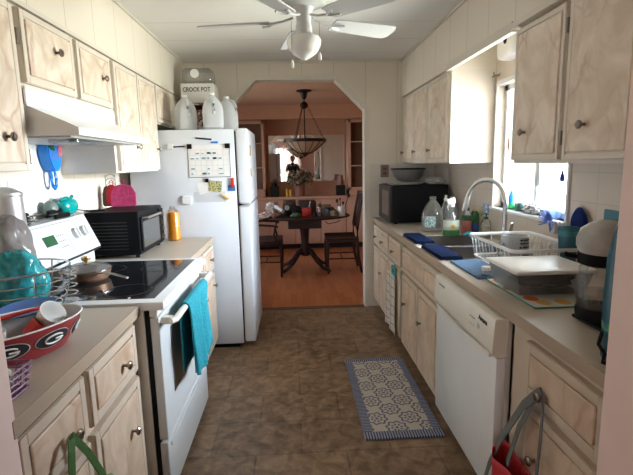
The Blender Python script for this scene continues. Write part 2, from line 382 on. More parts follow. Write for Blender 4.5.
def tag(o, label, cat, group=None):
    o['label'] = label; o['category'] = cat
    if group: o['group'] = group
    return o
def thing(name, loc, label, cat, group=None):
    o = bpy.data.objects.new(name, None); o.empty_display_size = .05; COL.objects.link(o); o.location = loc
    ORG[o] = Vector(loc); return tag(o, label, cat, group)
def struct(o): o['kind'] = 'structure'; return o
def dup(root, loc, label=None, rot=None, group=None):
    r = root.copy(); COL.objects.link(r); r.location = loc
    if rot is not None: r.rotation_euler = rot
    if label: r['label'] = label
    if group: r['group'] = group
    def rec(src, dst):
        for ch in list(src.children):
            c = ch.copy(); COL.objects.link(c); c.parent = dst; rec(ch, c)
    rec(root, r); return r
def text(body, size, mat, parent, loc, rot, name='lettering', depth=.0006, sx=1.):
    cu = bpy.data.curves.new(name, 'FONT'); cu.body = body; cu.size = size; cu.extrude = depth; cu.offset = size*.018; cu.align_x = 'CENTER'; cu.align_y = 'CENTER'; cu.resolution_u = 3
    tmp = bpy.data.objects.new('t', cu); COL.objects.link(tmp); dg = bpy.context.evaluated_depsgraph_get()
    me = bpy.data.meshes.new_from_object(tmp.evaluated_get(dg)); bpy.data.objects.remove(tmp)
    me.materials.clear(); me.materials.append(M[mat])
    mx = Matrix.Translation(Vector(loc)-ORG[parent]) @ rot.to_4x4() @ Matrix.Diagonal((sx, 1, 1, 1))
    me.transform(mx)
    o = bpy.data.objects.new(name, me); COL.objects.link(o); o.parent = parent; ORG[o] = ORG[parent]; return o
def frame3(xa, ya):      # rotation with local x along xa, local y along ya
    x = Vector(xa).normalized(); y = Vector(ya).normalized(); z = x.cross(y).normalized(); y = z.cross(x)
    return Matrix((x, y, z)).transposed()

CEIL = 2.39
# ---------------------------------------------------------------- setting
XL, XR = -1.31, 1.38
Y0, Y1 = .94, 4.42
YB = 8.1
struct(MB().box(-2.6, 2.6, -3.6, 4.44, -.1, 0).build('floor', 'vinyl'))
struct(MB().box(-2.6, 2.6, 4.44, YB+.1, -.1, 0).build('floor', 'planks'))
struct(MB().box(-2.6, 2.6, -3.6, 4.54, CEIL, CEIL+.1).build('ceiling', 'ceil'))
struct(MB().box(-2.6, 2.6, 4.54, YB+.1, CEIL, CEIL+.1).build('ceiling', 'dceil'))
struct(MB().box(XL-.12, XL, Y0, 4.54, 0, CEIL).build('wall_left', 'panel'))
# right wall with its window opening
WY0, WY1, WZ0, WZ1 = 2.225, 3.065, 1.13, 1.93
w = MB()
for a in ((Y0, WY0, 0, CEIL), (WY1, 4.54, 0, CEIL), (WY0, WY1, 0, WZ0), (WY0, WY1, WZ1, CEIL)): w.box(XR, XR+.13, a[0], a[1], a[2], a[3])
struct(w.build('wall_right', 'tileb'))
# far wall with the clipped-corner opening
op = [(-.61, 0), (-.61, 1.94), (-.33, 2.22), (.41, 2.22), (.69, 1.94), (.69, 0)]
w = MB()
w.prism([(-2.6, 0), (-.61, 0), (-.61, 1.94), (-.33, 2.22), (-.33, CEIL), (-2.6, CEIL)], 'Y', Y1, 4.54)
w.prism([(-.33, 2.22), (.41, 2.22), (.41, CEIL), (-.33, CEIL)], 'Y', Y1, 4.54)
w.prism([(.69, 0), (2.6, 0), (2.6, CEIL), (.41, CEIL), (.41, 2.22), (.69, 1.94)], 'Y', Y1, 4.54)
struct(w.build('wall_far', 'panelx'))
# casing round the opening
t = MB()
for yy in (Y1-.012, 4.54):
    for (a, b) in zip(op, op[1:]):
        A = Vector((a[0], 0, a[1])); B = Vector((b[0], 0, b[1])); d = (B-A).normalized(); n = Vector((-d.z, 0, d.x))
        cx = Vector((.04, 0, 1.0)); 
        if (A+n-cx).length < (A-cx).length: n = -n
        A2 = A-d*(.0 if a[1] == 0 else -.0)-d*.0; q = [A, B, B+n*.045+d*.018*(b[1] > 0), A+n*.045-d*.018*(a[1] > 0)]
        t.prism([(p.x, p.z) for p in q], 'Y', yy, yy+.012)
struct(t.build('trim_1', 'trim'))
# near wall (the doorway the picture is taken through)
w = MB()
w.box(-2.6, -.635, .80, Y0, 0, CEIL); w.box(.716, 2.6, .80, Y0, 0, CEIL); w.box(-.635, .716, .80, Y0, 2.15, CEIL)
struct(w.build('wall_near', 'pink'))
t = MB()
for sx, a, b in ((-1, -.705, -.628), (1, .709, .786)):
    t.box(a, b, .788, .80, 0, 2.2, bev=.003)
    t.box(a if sx > 0 else -.642, .723 if sx > 0 else b, .80, .955, 0, 2.15, bev=.003)
t.box(-.705, .786, .788, .80, 2.15, 2.225, bev=.003)
struct(t.build('trim_2', 'pinktrim'))
# room behind the camera
w = MB()
w.box(-2.6, -2.5, -3.6, .80, 0, CEIL); w.box(2.5, 2.6, -3.6, .80, 0, CEIL)
BX0, BX1, BZ0, BZ1 = -2.3, .3, .5, 2.1
w.box(-2.5, BX0, -3.6, -3.5, 0, CEIL); w.box(BX1, 2.5, -3.6, -3.5, 0, CEIL); w.box(BX0, BX1, -3.6, -3.5, 0, BZ0); w.box(BX0, BX1, -3.6, -3.5, BZ1, CEIL)
struct(w.build('wall_living', 'pink'))
# dining room walls, with an unseen window added on the left for daylight
w = MB()
DY0, DY1, DZ0, DZ1 = 4.9, 6.9, .85, 2.0
w.box(-1.9, -1.8, 4.54, DY0, 0, CEIL); w.box(-1.9, -1.8, DY1, YB, 0, CEIL); w.box(-1.9, -1.8, DY0, DY1, 0, DZ0); w.box(-1.9, -1.8, DY0, DY1, DZ1, CEIL)
w.box(1.8, 1.9, 4.54, YB, 0, CEIL); w.box(-1.9, 1.9, YB, YB+.1, 0, CEIL)
w.box(-1.8, 1.8, 7.63, 7.70, 2.17, CEIL)
struct(w.build('wall_dining', 'dwall'))
# window right
def window(name, ax, p, a0, a1, z0, z1, sill=True, n=1, mull=None, depth=.13, mt='white', sgn=1):
    root = bpy.data.objects.new(name, None); COL.objects.link(root); root.location = (p, (a0+a1)/2, z0) if ax == 'X' else ((a0+a1)/2, p, z0); ORG[root] = Vector(root.location); root['kind'] = 'structure'
    f = MB(); q = .035
    def bx(mb, c0, c1, b0, b1, zz0, zz1, bev=0, m=0):
        lo, hi = sorted((p+sgn*c0, p+sgn*c1))
        if ax == 'X': mb.box(lo, hi, b0, b1, zz0, zz1, m, bev)
        else: mb.box(b0, b1, lo, hi, zz0, zz1, m, bev)
    for b0, b1, c, d in ((a0, a0+q, z0, z1), (a1-q, a1, z0, z1), (a0, a1, z0, z0+q), (a0, a1, z1-q, z1)): bx(f, depth*.35, depth, b0, b1, c, d)
    for mm in (mull or []): bx(f, depth*.5, depth*.9, mm-.018, mm+.018, z0, z1)
    fr = f.build('window_frame', mt, root)
    g = MB(); bx(g, depth*.68, depth*.70, a0+q, a1-q, z0+q, z1-q); g.build('glass_pane', 'winglass', root)
    c = MB()
    for b0, b1, cc, d in ((a0-.018, a0, z0-.03, z1+.03), (a1, a1+.018, z0-.03, z1+.03), (a0, a1, z1, z1+.03)): bx(c, -.014, 0, b0, b1, cc, d, .003)
    if sill: bx(c, -.03, depth*.35, a0-.02, a1+.02, z0-.022, z0, .004)
    c.build('window_casing', mt, root)
    return root
window('window_1', 'X', XR, WY0, WY1, WZ0, WZ1, mull=[2.66])
window('window_2', 'Y', -3.5, BX0, BX1, BZ0, BZ1, mull=[-1.4, -.6], sgn=-1, depth=.1)
window('window_3', 'X', -1.8, DY0, DY1, DZ0, DZ1, mull=[5.9], sgn=-1, depth=.1)

# soffits above the wall cabinets
struct(MB().box(XL, -.985, Y0, Y1, 2.05, CEIL).build('wall_soffit_left', 'panel'))
s_ = MB(); s_.box(1.045, 1.065, Y0, Y1, 2.05, CEIL); s_.box(1.065, XR, Y0, 2.20, 2.05, CEIL); s_.box(1.065, XR, 3.12, Y1, 2.05, CEIL)
struct(s_.build('wall_soffit_right', 'panel'))
t = MB(); t.box(1.036, 1.045, 2.2, 3.12, 2.05, 2.085, bev=.002); t.box(1.036, 1.066, 2.2, 3.12, 2.038, 2.05)
t.box(1.034, 1.045, Y0, 2.2, 2.05, 2.075, bev=.002)
struct(t.build('trim_3', 'trim'))
t = MB()
t.box(1.030, 1.045, Y0, Y1, CEIL-.018, CEIL, bev=.003); t.box(-.985, -.970, Y0, Y1, CEIL-.018, CEIL, bev=.003)
t.box(-.985, 1.045, Y1-.015, Y1, CEIL-.018, CEIL, bev=.003); t.box(-.985, -.976, Y0, 3.46, 2.043, 2.06)
struct(t.build('trim_4', 'trim'))
struct(MB().box(-.6, .68, 4.40, 4.47, .0, .006).build('trim_5', 'brown'))
struct(MB().box(XL, XL+.006, 1.86, 2.63, 1.22, 1.60).build('trim_6', 'plastic'))
# tileboard on the far wall above the right counter
struct(MB().box(.735, XR, Y1-.004, Y1, .91, 1.43).build('trim_7', 'tilex'))

# ---------------------------------------------------------------- cabinets
def knob(parent, x, y, z, d, mat='nickel', s=1.):
    k = MB(); k.lathe((x, y, z), [(.006*s, 0), (.0055*s, d*.012), (.008*s, d*.016), (.0155*s, d*.021), (.0165*s, d*.026), (.011*s, d*.031), (.0, d*.032)], 16, ax='X')
    return k.build('knob', mat, parent, smooth=True)
def front(parent, name, x, d, y0, y1, z0, z1, mm, mf, b=.035, kn=None, kd=None, th=.018):
    """a door or drawer front on the plane x, facing d (+1/-1 along X): bordered board with a raised veneered field"""
    f = MB(); lo, hi = sorted((x, x+d*th)); e = .0015
    f.box(lo, hi, y0, y1, z0, z1, 0)
    l2, h2 = sorted((x+d*th, x+d*(th+.006)))
    for a in ((y0+e, y0+b, z0+e, z1-e), (y1-b, y1-e, z0+e, z1-e), (y0+b, y1-b, z0+e, z0+b), (y0+b, y1-b, z1-b, z1-e)): f.box(l2, h2, *a, 0, .0018, 1)
    l3, h3 = sorted((x+d*th, x+d*(th+.009)))
    f.box(l3, h3, y0+b+.006, y1-b-.006, z0+b+.006, z1-b-.006, 1, .004, 2)
    o = f.build(name, [mf, mm], parent)
    if kn: knob(o, x+d*(th+.008), kn[0], kn[1], d)
    return o
def hinge(parent, x, d, y, z):
    lo, hi = sorted((x, x+d*.026)); h = MB(); h.box(lo, hi, y-.005, y+.005, z-.028, z+.028, bev=.002); h.build('hinge', 'nickel', parent)

# left wall cabinets
XF = -1.005
def cab_left(y0, y1, z0, z1, label, doors, side=None, floorz=None):
    r = thing('wall_cabinet', (XL+.15, (y0+y1)/2, z0), label, 'cabinet', None)
    c = MB(); c.box(XL+.001, XF, y0, y1, z0, z1); c.build('cabinet_body', 'cream', r)
    for dspec in doors: front(r, 'door', XF, 1, *dspec['r'], 'marble', 'frame', kn=dspec.get('k'), b=.026)
    return r
c = cab_left(Y0+.002, 1.795, 1.42, 2.05, 'cream wall cabinet with marbled door at far left, nearest the doorway', [dict(r=(.97, 1.35, 1.445, 2.035)), dict(r=(1.37, 1.775, 1.445, 2.035), k=(1.645, 1.565))])
for z in (1.5, 1.72, 1.93): hinge(c, XF, 1, 1.785, z)
cab_left(1.80, 2.655, 1.760, 2.05, 'short cream two-door wall cabinet directly over the white range hood', [dict(r=(1.815, 2.22, 1.772, 2.038), k=(2.05, 1.93)), dict(r=(2.255, 2.64, 1.772, 2.038), k=(2.52, 1.91))])
cab_left(2.66, 3.462, 1.42, 2.05, 'tall white two-door wall cabinet between the range hood and the refrigerator', [dict(r=(2.69, 3.06, 1.43, 2.038), k=(2.97, 1.575)), dict(r=(3.075, 3.45, 1.43, 2.038), k=(3.40, 1.575))])
cab_left(3.47, 4.415, 1.765, 2.05, 'short wall cabinet above the refrigerator with brown-veined doors', [dict(r=(3.48, 3.93, 1.775, 2.038)), dict(r=(3.945, 4.40, 1.775, 2.038))])
# right wall cabinets
XG = 1.078
def cab_right(y0, y1, z0, z1, label, doors):
    r = thing('wall_cabinet', (XR-.15, (y0+y1)/2, z0), label, 'cabinet')
    c = MB(); c.box(XG, XR-.001, y0, y1, z0, z1); c.build('cabinet_body', 'cream', r)
    for dspec in doors: front(r, 'door', XG, -1, *dspec['r'], 'marble', 'frame', kn=dspec.get('k'), b=.022)
    return r
cab_right(3.12, 4.415, 1.43, 2.05, 'three-door veined wall cabinet above the microwave in the far corner', [dict(r=(3.15, 3.585, 1.44, 2.038), k=(3.50, 1.53)), dict(r=(3.60, 3.985, 1.44, 2.038), k=(3.93, 1.53)), dict(r=(4.0, 4.405, 1.44, 2.038), k=(4.34, 1.53))])
c = cab_right(Y0+.002, 2.20, 1.43, 2.05, 'large brown-veined wall cabinet at upper right beside the window', [dict(r=(1.79, 2.185, 1.445, 2.038), k=(2.055, 1.57)), dict(r=(1.39, 1.765, 1.445, 2.038), k=(1.625, 1.57)), dict(r=(.97, 1.37, 1.445, 2.038))])
for z in (1.53, 1.95): hinge(c, XG, -1, 1.778, z)

def base_cab(side, y0, y1, label, fronts, kick=True):
    d = 1 if side == 'L' else -1; xf = -.652 if side == 'L' else .800
    xb = XL+.001 if side == 'L' else XR-.001
    r = thing('base_cabinet', ((xf+xb)/2, (y0+y1)/2, 0), label, 'cabinet')
    lo, hi = sorted((xf, xb)); c = MB()
    c.box(lo, hi, y0, y0+.018, .09, .868); c.box(lo, hi, y1-.018, y1, .09, .868); c.box(lo, hi, y0, y1, .09, .11)
    l2, h2 = sorted((xf, xf-d*.018)); c.box(l2, h2, y0, y1, .09, .868)
    l3, h3 = sorted((xf-d*.05, xb)); c.box(l3, h3, y0, y1, 0, .09, 1)
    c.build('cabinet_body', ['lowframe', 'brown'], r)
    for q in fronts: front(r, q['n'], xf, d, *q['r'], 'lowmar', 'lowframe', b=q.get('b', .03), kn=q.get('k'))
    return r
base_cab('L', Y0+.002, 1.752, 'near left base cabinet under the red bowl, two drawers over two doors', [
    dict(n='drawer', r=(.958, 1.275, .67, .855), k=(1.165, .735)), dict(n='drawer', r=(1.305, 1.705, .67, .855), k=(1.555, .755)),
    dict(n='door', r=(.958, 1.275, .11, .645)), dict(n='door', r=(1.305, 1.705, .11, .645), k=(1.58, .485))])
base_cab('L', 2.645, 3.46, 'left base cabinet between the range and the refrigerator', [
    dict(n='drawer', r=(2.68, 3.04, .67, .855), k=(2.86, .77)), dict(n='drawer', r=(3.06, 3.44, .67, .855), k=(3.28, .77)),
    dict(n='door', r=(2.68, 3.04, .11, .645), k=(2.98, .56)), dict(n='door', r=(3.06, 3.44, .11, .645), k=(3.35, .56))])
base_cab('R', 3.715, 4.415, 'right base cabinet in the far corner under the microwave', [
    dict(n='drawer', r=(4.09, 4.40, .665, .845), k=(4.25, .745)), dict(n='drawer', r=(3.73, 4.075, .665, .845), k=(3.93, .745)),
    dict(n='door', r=(4.09, 4.40, .11, .64)), dict(n='door', r=(3.73, 4.075, .11, .64), k=(3.99, .45))])
base_cab('R', 3.255, 3.705, 'right base cabinet with the checked towel hung in front of its door', [
    dict(n='drawer', r=(3.275, 3.69, .665, .845), k=(3.50, .745)), dict(n='door', r=(3.275, 3.69, .11, .64), k=(3.42, .615))])
base_cab('R', 2.345, 3.245, 'sink base cabinet with a wide false drawer over two veined doors', [
    dict(n='false_drawer', r=(2.375, 3.215, .665, .845)), dict(n='door', r=(2.80, 3.215, .11, .64), k=(3.10, .44)), dict(n='door', r=(2.375, 2.785, .11, .64), k=(2.70, .44))])
base_cab('R', Y0+.002, 1.578, 'near right base cabinet behind the hanging red bag', [
    dict(n='drawer', r=(1.03, 1.435, .655, .84), k=(1.30, .705), b=.03), dict(n='door', r=(1.03, 1.435, .11, .625), k=(1.33, .46))])

# worktops
def top_boxes(mb, x0, x1, y0, y1): mb.box(x0, x1, y0, y1, .87, .91, 0, .003)
def worktop(xf, xb, y0, y1, label, hole=None, side=1):
    m = MB(); lo, hi = sorted((xf, xb))
    if hole:
        hx0, hx1, hy0, hy1 = hole
        m.box(lo, hx0, y0, y1, .87, .91); m.box(hx1, hi, y0, y1, .87, .91); m.box(hx0, hx1, y0, hy0, .87, .91); m.box(hx0, hx1, hy1, y1, .87, .91)
    else: m.box(lo, hi, y0, y1, .87, .91)
    r = thing('worktop', ((lo+hi)/2, (y0+y1)/2, .87), label, 'countertop')
    m.build('laminate_surface', 'counter', r)
    e = MB(); l, h = sorted((xf, xf+side*.004)); e.box(l, h, y0, y1, .868, .9105, 0, .001); e.build('front_edge', 'cedge', r)
    g = MB(); l, h = sorted((xb, xb-side*.0)); 
    g.bm.free(); return r
worktop(-.630, XL+.001, Y0+.002, 1.760, 'near left speckled beige laminate countertop under the wire basket', side=1)
worktop(-.630, XL+.001, 2.637, 3.465, 'far left beige laminate countertop under the toaster oven', side=1)
worktop(.778, XR-.001, Y0+.002, 4.415, 'long right-hand beige laminate countertop holding the sink', hole=(.835, 1.245, 2.40, 3.218), side=-1)

# ---------------------------------------------------------------- range
r = thing('electric_range', (-.9, 2.165, 0), 'white electric range with black glass cooktop and tilted control panel', 'stove')
RY0, RY1 = 1.772, 2.625
b = MB(); b.box(-1.28, -.632, RY0, RY1, .03, .885, 0); b.box(-.632, -.612, RY0+.008, RY1-.008, .05, .88, 1); b.box(-1.2, -.65, RY0+.02, RY1-.02, 0, .03, 1); b.build('range_body', ['warmwhite', 'black'], r)
b = MB(); b.box(-1.285, -.548, RY0-.008, RY1+.004, .885, .922, 0, .008); b.build('cooktop_rim', 'white', r, True)
b = MB(); b.box(-1.175, -.598, RY0+.045, RY1-.05, .9215, .9245, 0, .001); cg = b.build('glass_cooktop', 'blackglass', r)
for (x, y, q) in ((-.75, 1.95, .10), (-.75, 2.38, .085), (-1.02, 1.95, .085), (-1.02, 2.38, .105)):
    k = MB(); k.lathe((x, y, 0), [(q, .9245), (q, .9251), (q-.004, .9251), (q-.004, .9245)], 40, cap=False); k.build('burner_ring', 'bronze', cg)
b = MB()   # backguard: sloped box
b.hexa([(-1.29, RY0, .922), (-1.175, RY0, .922), (-1.175, RY1, .922), (-1.29, RY1, .922), (-1.29, RY0, 1.0), (-1.175, RY0, 1.0), (-1.175, RY1, 1.0), (-1.29, RY1, 1.0)], 0)
b.hexa([(-1.30, RY0, 1.012), (-1.135, RY0, 1.012), (-1.135, RY1, 1.012), (-1.30, RY1, 1.012), (-1.30, RY0, 1.195), (-1.215, RY0, 1.195), (-1.215, RY1, 1.195), (-1.30, RY1, 1.195)], 0)
b.box(-1.285, -1.134, RY0+.006, RY1-.004, 1.0, 1.012, 1)
bg = b.build('control_panel', ['rangew', 'gap'], r)
sl = Vector((-.08, 0, .183)).normalized(); nm = Vector((.183, 0, .08)).normalized()
def onpanel(t, y, off=.001): return Vector((-1.135, y, 1.012))+sl*t+nm*off
def pbox(mb, y0, y1, t0, t1, th=.003, m=0):
    P = [onpanel(t0, y0, 0), onpanel(t0, y1, 0), onpanel(t1, y1, 0), onpanel(t1, y0, 0)]
    mb.hexa(P+[p+nm*th for p in P], m)
k = MB(); pbox(k, 2.13, 2.23, .085, .135); k.build('clock_display', 'dgreen', bg)
k = MB(); pbox(k, RY0+.02, RY1-.09, .183, .187, .002); pbox(k, 2.345, 2.347, .03, .16, .001)
for i in range(4):
    for j in range(3): pbox(k, 2.25+.018*i, 2.26+.018*i, .06+.03*j, .068+.03*j, .001)
k.build('printed_marks', 'grey', bg)
for y in (2.43, 2.52):
    k = MB(); c0 = onpanel(.11, y, 0); k.cyl(c0, c0+nm*.018, .031, 0, 24, .027); kb = k.build('control_knob', 'lightgrey', bg, True)
    k = MB(); k.hexa([c0+nm*.018+sl*a+Vector((0, q, 0)) for a, q in ((-.025, -.004), (-.025, .004), (.025, .004), (.025, -.004))]+[c0+nm*.026+sl*a+Vector((0, q, 0)) for a, q in ((-.025, -.003), (-.025, .003), (.025, .003), (.025, -.003))]); k.build('knob_grip', 'white', kb)
d = MB(); d.box(-.612, -.575, RY0+.004, RY1-.004, .315, .852, 0, .006); d.box(-.5755, -.572, RY0+.15, RY1-.14, .46, .76, 1, .001)
dr = d.build('oven_door', ['rangew', 'ovenwin'], r)
d = MB(); d.box(-.612, -.580, RY0+.004, RY1-.004, .857, .883, 0, .003)
for i in range(9): d.box(-.5815, -.578, RY0+.14+.075*i, RY0+.19+.075*i, .866, .872, 1)
d.build('vent_strip', ['warmwhite', 'grey'], r)
h = MB(); h.tube([(-.530, RY0+.01, .835), (-.515, RY0+.03, .837), (-.515, RY1-.05, .837), (-.530, RY1-.02, .835)], .014, 10, flat=.9); h.box(-.577, -.528, RY0+.03, RY0+.06, .815, .845, 0, .004); h.box(-.577, -.528, RY1-.06, RY1-.03, .815, .845, 0, .004)
h.build('door_handle', 'warmwhite', dr, True)
d = MB(); d.box(-.612, -.578, RY0+.004, RY1-.004, .045, .302, 0, .006); d.box(-.579, -.570, RY0+.04, RY1-.04, .265, .285, 0, .003); d.build('storage_drawer', 'rangew', r); r.location.x += .018

# towel over the oven door handle
def towel_fn(u, v):
    y = 1.95+.42*u+.010*math.sin(v*9)
    L = .32+.09*math.sin(u*2.6)-.10*u
    if v < .12: a = PI*v/.12; return Vector((-.516-.018*math.cos(a), y, .838+.018*math.sin(a)))
    k = (v-.12)/.88
    return Vector((-.502+.012*math.sin(u*17+1)*min(1, k*3)+.008*math.sin(u*31)*k+.01*k+.006, y+.03*math.sin(k*2.2)*(u-.3), .838-k*L))
m = MB(); m.sheet(towel_fn, 44, 40)
def towel_back(u, v): return Vector((-.536-.004*math.sin(u*9)*v, 1.95+.38*u, .835-v*.30))
m.sheet(towel_back, 20, 12)
tag(m.build('hand_towel', 'tealc', None, True, .006), 'turquoise terry towel draped over the oven door handle', 'towel').location.x += .018

# ---------------------------------------------------------------- range hood
r = thing('range_hood', (-1.08, 2.23, 1.6), 'white slant-fronted range hood under the short wall cabinet', 'range hood')
b = MB(); HY0, HY1 = 1.80, 2.655
prof = [(XL+.002, 1.577), (-.805, 1.577), (-.805, 1.606), (-.985, 1.688), (-.985, 1.758), (XL+.002, 1.758)]
n = len(prof)
def PX(q, y): return (q[0], y, q[1])
b.prism(prof, 'Y', HY0, HY1)
b.build('hood_shell', 'white', r)
b = MB(); b.box(-1.25, -.85, HY0+.03, HY1-.03, 1.571, 1.577); b.build('grease_filter', 'lightgrey', r)
b = MB(); b.box(-1.0, -.88, 1.95, 2.20, 1.555, 1.571, 0, .003); b.build('hood_lamp_cover', 'plasticclear', r)

# hanging blue holder on the wall under the hood
r = thing('utensil_caddy', (-1.27, 2.42, 1.35), 'bright blue plastic scoop-shaped holder hung on the wall below the hood', 'utensil holder')
b = MB()
sh = [(-.055, .085), (.055, .085), (.068, .06), (.066, .02), (.045, -.03), (.02, -.055), (-.02, -.055), (-.045, -.03), (-.066, .02), (-.068, .06)]
b.prism([(2.42+p[0], 1.50+p[1]) for p in sh], 'X', XL+.008, -1.245, 0, .006); b.build('holder_body', 'blue', r, True)
b = MB(); b.tube([(-1.27, 2.40, 1.452), (-1.268, 2.395, 1.41), (-1.268, 2.402, 1.37), (-1.268, 2.42, 1.355), (-1.268, 2.438, 1.37), (-1.268, 2.445, 1.41), (-1.27, 2.44, 1.452)], .009, 8); b.build('loop_handle', 'blue', r, True)
b = MB(); b.box(-1.2455, -1.243, 2.375, 2.465, 1.505, 1.55); b.build('holder_window', 'plasticclear', r); r.location.y += .07; r.location.z -= .008
tag(MB().ball((-1.255, 2.46, 1.572), (.018, .028, .034), 0, 3, .5, 4, 2).build('tea_cloth', 'dgreen', None, True), 'dark green bundle poking out of the blue wall holder', 'cloth')
tag(MB().ball((-1.250, 2.535, 1.560), (.014, .02, .045), 0, 3, .5, 4, 5).build('ribbon_bundle', plain('rose_cloth', (.62, .16, .22), .8), None, True), 'pink bundle hanging over the blue wall holder', 'cloth')

# ---------------------------------------------------------------- things on the range back shelf and cooktop
r = thing('coffee_percolator', (-1.225, 1.995, 1.195), 'stainless steel coffee percolator on top of the range back at far left', 'percolator')
b = MB(); b.lathe((-1.225, 1.995, 1.195), [(.062, 0), (.066, .01), (.062, .145), (.066, .15), (.064, .16), (.03, .18), (.014, .185)], 28); b.build('pot_body', 'brushed', r, True)
b = MB(); b.lathe((-1.225, 1.995, 1.195), [(.013, .185), (.016, .2), (.016, .215), (.008, .225), (0, .227)], 16); b.build('glass_knob', 'glass', r, True)
b = MB(); b.tube([(-1.225, 2.055, 1.34), (-1.225, 2.08, 1.335), (-1.225, 2.085, 1.28), (-1.225, 2.065, 1.22)], .009, 8); b.build('handle', 'black', r, True)
r = thing('round_container', (-1.25, 2.50, 1.195), 'glossy teal round container lying on the range back', 'container')
b = MB(); b.ball((-1.25, 2.565, 1.247), (.045, .082, .050)); b.build('container_body', 'teal', r, True)
b = MB(); b.cyl((-1.248, 2.60, 1.285), (-1.246, 2.62, 1.30), .009); b.tube([(-1.235, 2.46, 1.285), (-1.23, 2.50, 1.299), (-1.23, 2.54, 1.296)], .006, 8); b.build('rim_clip', 'teal', r, True)
tag(MB().ball((-1.26, 2.405, 1.243), (.036, .042, .048)).build('pepper_pot', plain('grey_green', (.14, .19, .16), .4), None, True), 'dull grey-green round pot beside the teal container on the range back', 'pot')
def utensil(y0, y1, x, z, label, mat1, rr=.0135, hz=0):
    r = thing('cooking_utensil', (x, (y0+y1)/2, z-rr), label, 'utensil', 'utensils on the range back')
    m_ = (y0*.45+y1*.55)
    MB().tube([(x, m_, z), (x+.002, y1, z+hz)], [rr*.8, rr], 8).build('handle', mat1, r, True)
    MB().tube([(x, y0, z), (x, m_, z)], .0035, 6).build('shaft', 'steel', r, True)
    MB().ball((x, y0, z), (.012, .022, .006), 0, 2).build('head', 'steel', r, True)
utensil(2.20, 2.50, -1.222, 1.2085, 'lower black-handled utensil lying on the range back', 'black')
utensil(2.18, 2.45, -1.236, 1.234, 'black-handled utensil resting second from the bottom on the range back', 'black')
utensil(2.22, 2.47, -1.258, 1.2085, 'black-handled utensil at the rear of the range back', 'black')
tag(MB().tube([(-1.255+.014*math.cos(a*.9), 2.15+.06*math.sin(a), 1.205+.0022*a) for a in [i*.5 for i in range(26)]], .005, 6).build('whisk_coil', 'steel', None, True), 'coiled steel wire gadget on the range back beside the percolator', 'whisk')
r = thing('spice_jar', (-1.255, 2.19, 1.195), 'small dark jar behind the utensils on the range back', 'jar')
MB().lathe((-1.268, 2.19, 1.195), [(.02, 0), (.022, .02), (.018, .05), (.01, .055), (0, .056)], 16).build('jar_body', 'gap', r, True)

r = thing('frying_pan', (-1.0, 2.17, .925), 'copper-sided frying pan with glass lid on the cooktop', 'pan')
pc = (-1.0, 2.17, .925)
MB().lathe(pc, [(.0, 0), (.085, .0), (.097, .012), (.105, .048), (.108, .05), (.100, .014), (.085, .004), (0, .004)], 40).build('pan_body', 'copper', r, True)
lid = MB().lathe(pc, [(.109, .052), (.095, .064), (.06, .076), (.022, .081)], 40, cap=False).build('glass_lid', clear('lid_glass', (.85, .88, .88), .35, .04, .35, (.42, .45, .45)), r, True)
MB().lathe(pc, [(.112, .050), (.112, .055), (.107, .055), (.107, .050)], 40, cap=False).build('lid_rim', 'steel', lid, True)
MB().lathe(pc, [(.010, .081), (.010, .090), (.019, .093), (.022, .102), (.019, .113), (.0, .114)], 20).build('lid_knob', 'gold', lid, True)
MB().tube([(-.92, 2.105, .965), (-.88, 2.07, .978), (-.82, 2.03, .980), (-.745, 1.985, .972)], [.007, .008, .010, .009], 10, flat=.5).build('pan_handle', 'nickel', r, True)

# ---------------------------------------------------------------- wire basket with bags (near left counter)
bx, by = -1.025, 1.68
r = thing('wire_basket', (bx, by, .91), 'round steel wire basket holding bagged produce on the near left counter', 'basket')
b = MB()
N = 36
for k, (rr, z) in enumerate(((.10, .004), (.135, .035), (.152, .07), (.162, .105), (.168, .14), (.172, .18))):
    b.tube([(bx+rr*math.cos(2*PI*i/N), by+rr*math.sin(2*PI*i/N), .91+z+.003) for i in range(N)], .0022 if k < 5 else .0035, 6, closed=True)
for j in range(6):
    a = j*PI/3+.3
    b.tube([(bx+q*math.cos(a), by+q*math.sin(a), .913+z) for q, z in ((.0, 0), (.10, .001), (.137, .035), (.154, .07), (.164, .105), (.174, .18))], .003, 6)
b.build('wire_frame', 'steel', r, True)
b = MB()
for s0 in range(5):
    z = .945+s0*.03; y = by+.16
    b.tube([(bx+.125+.045*math.cos(a), by+.075+.04*math.sin(a), z) for a in [-1.5+i*.4 for i in range(9)]], .0028, 6)
b.build('coiled_side', 'steel', r, True)
tag(MB().ball((-1.005, 1.64, 1.055), (.10, .085, .115), 0, 5, .13, 3, 3).build('plastic_bag', 'tealbag', None, True), 'crumpled shiny teal plastic bag in the wire basket', 'bag')
tag(MB().ball((-1.08, 1.735, 1.105), (.095, .085, .18), 0, 5, .13, 3, 9).build('plastic_bag', 'bagclear', None, True), 'translucent greyish produce bag behind the teal bag in the wire basket', 'bag')
tag(MB().ball((-1.12, 1.70, 1.12), (.055, .055, .12), 0, 4, .3, 4, 1).build('leafy_produce', 'bigpack', None, True), 'dark green leafy produce inside the translucent bag', 'vegetable')
tag(MB().ball((-1.03, 1.66, .953), (.09, .09, .036), 0, 4, .3, 5, 12).build('root_vegetables', plain('dark_veg', (.05, .025, .02), .6, var=.3), None, True), 'dark heap of produce at the bottom of the wire basket', 'vegetable')

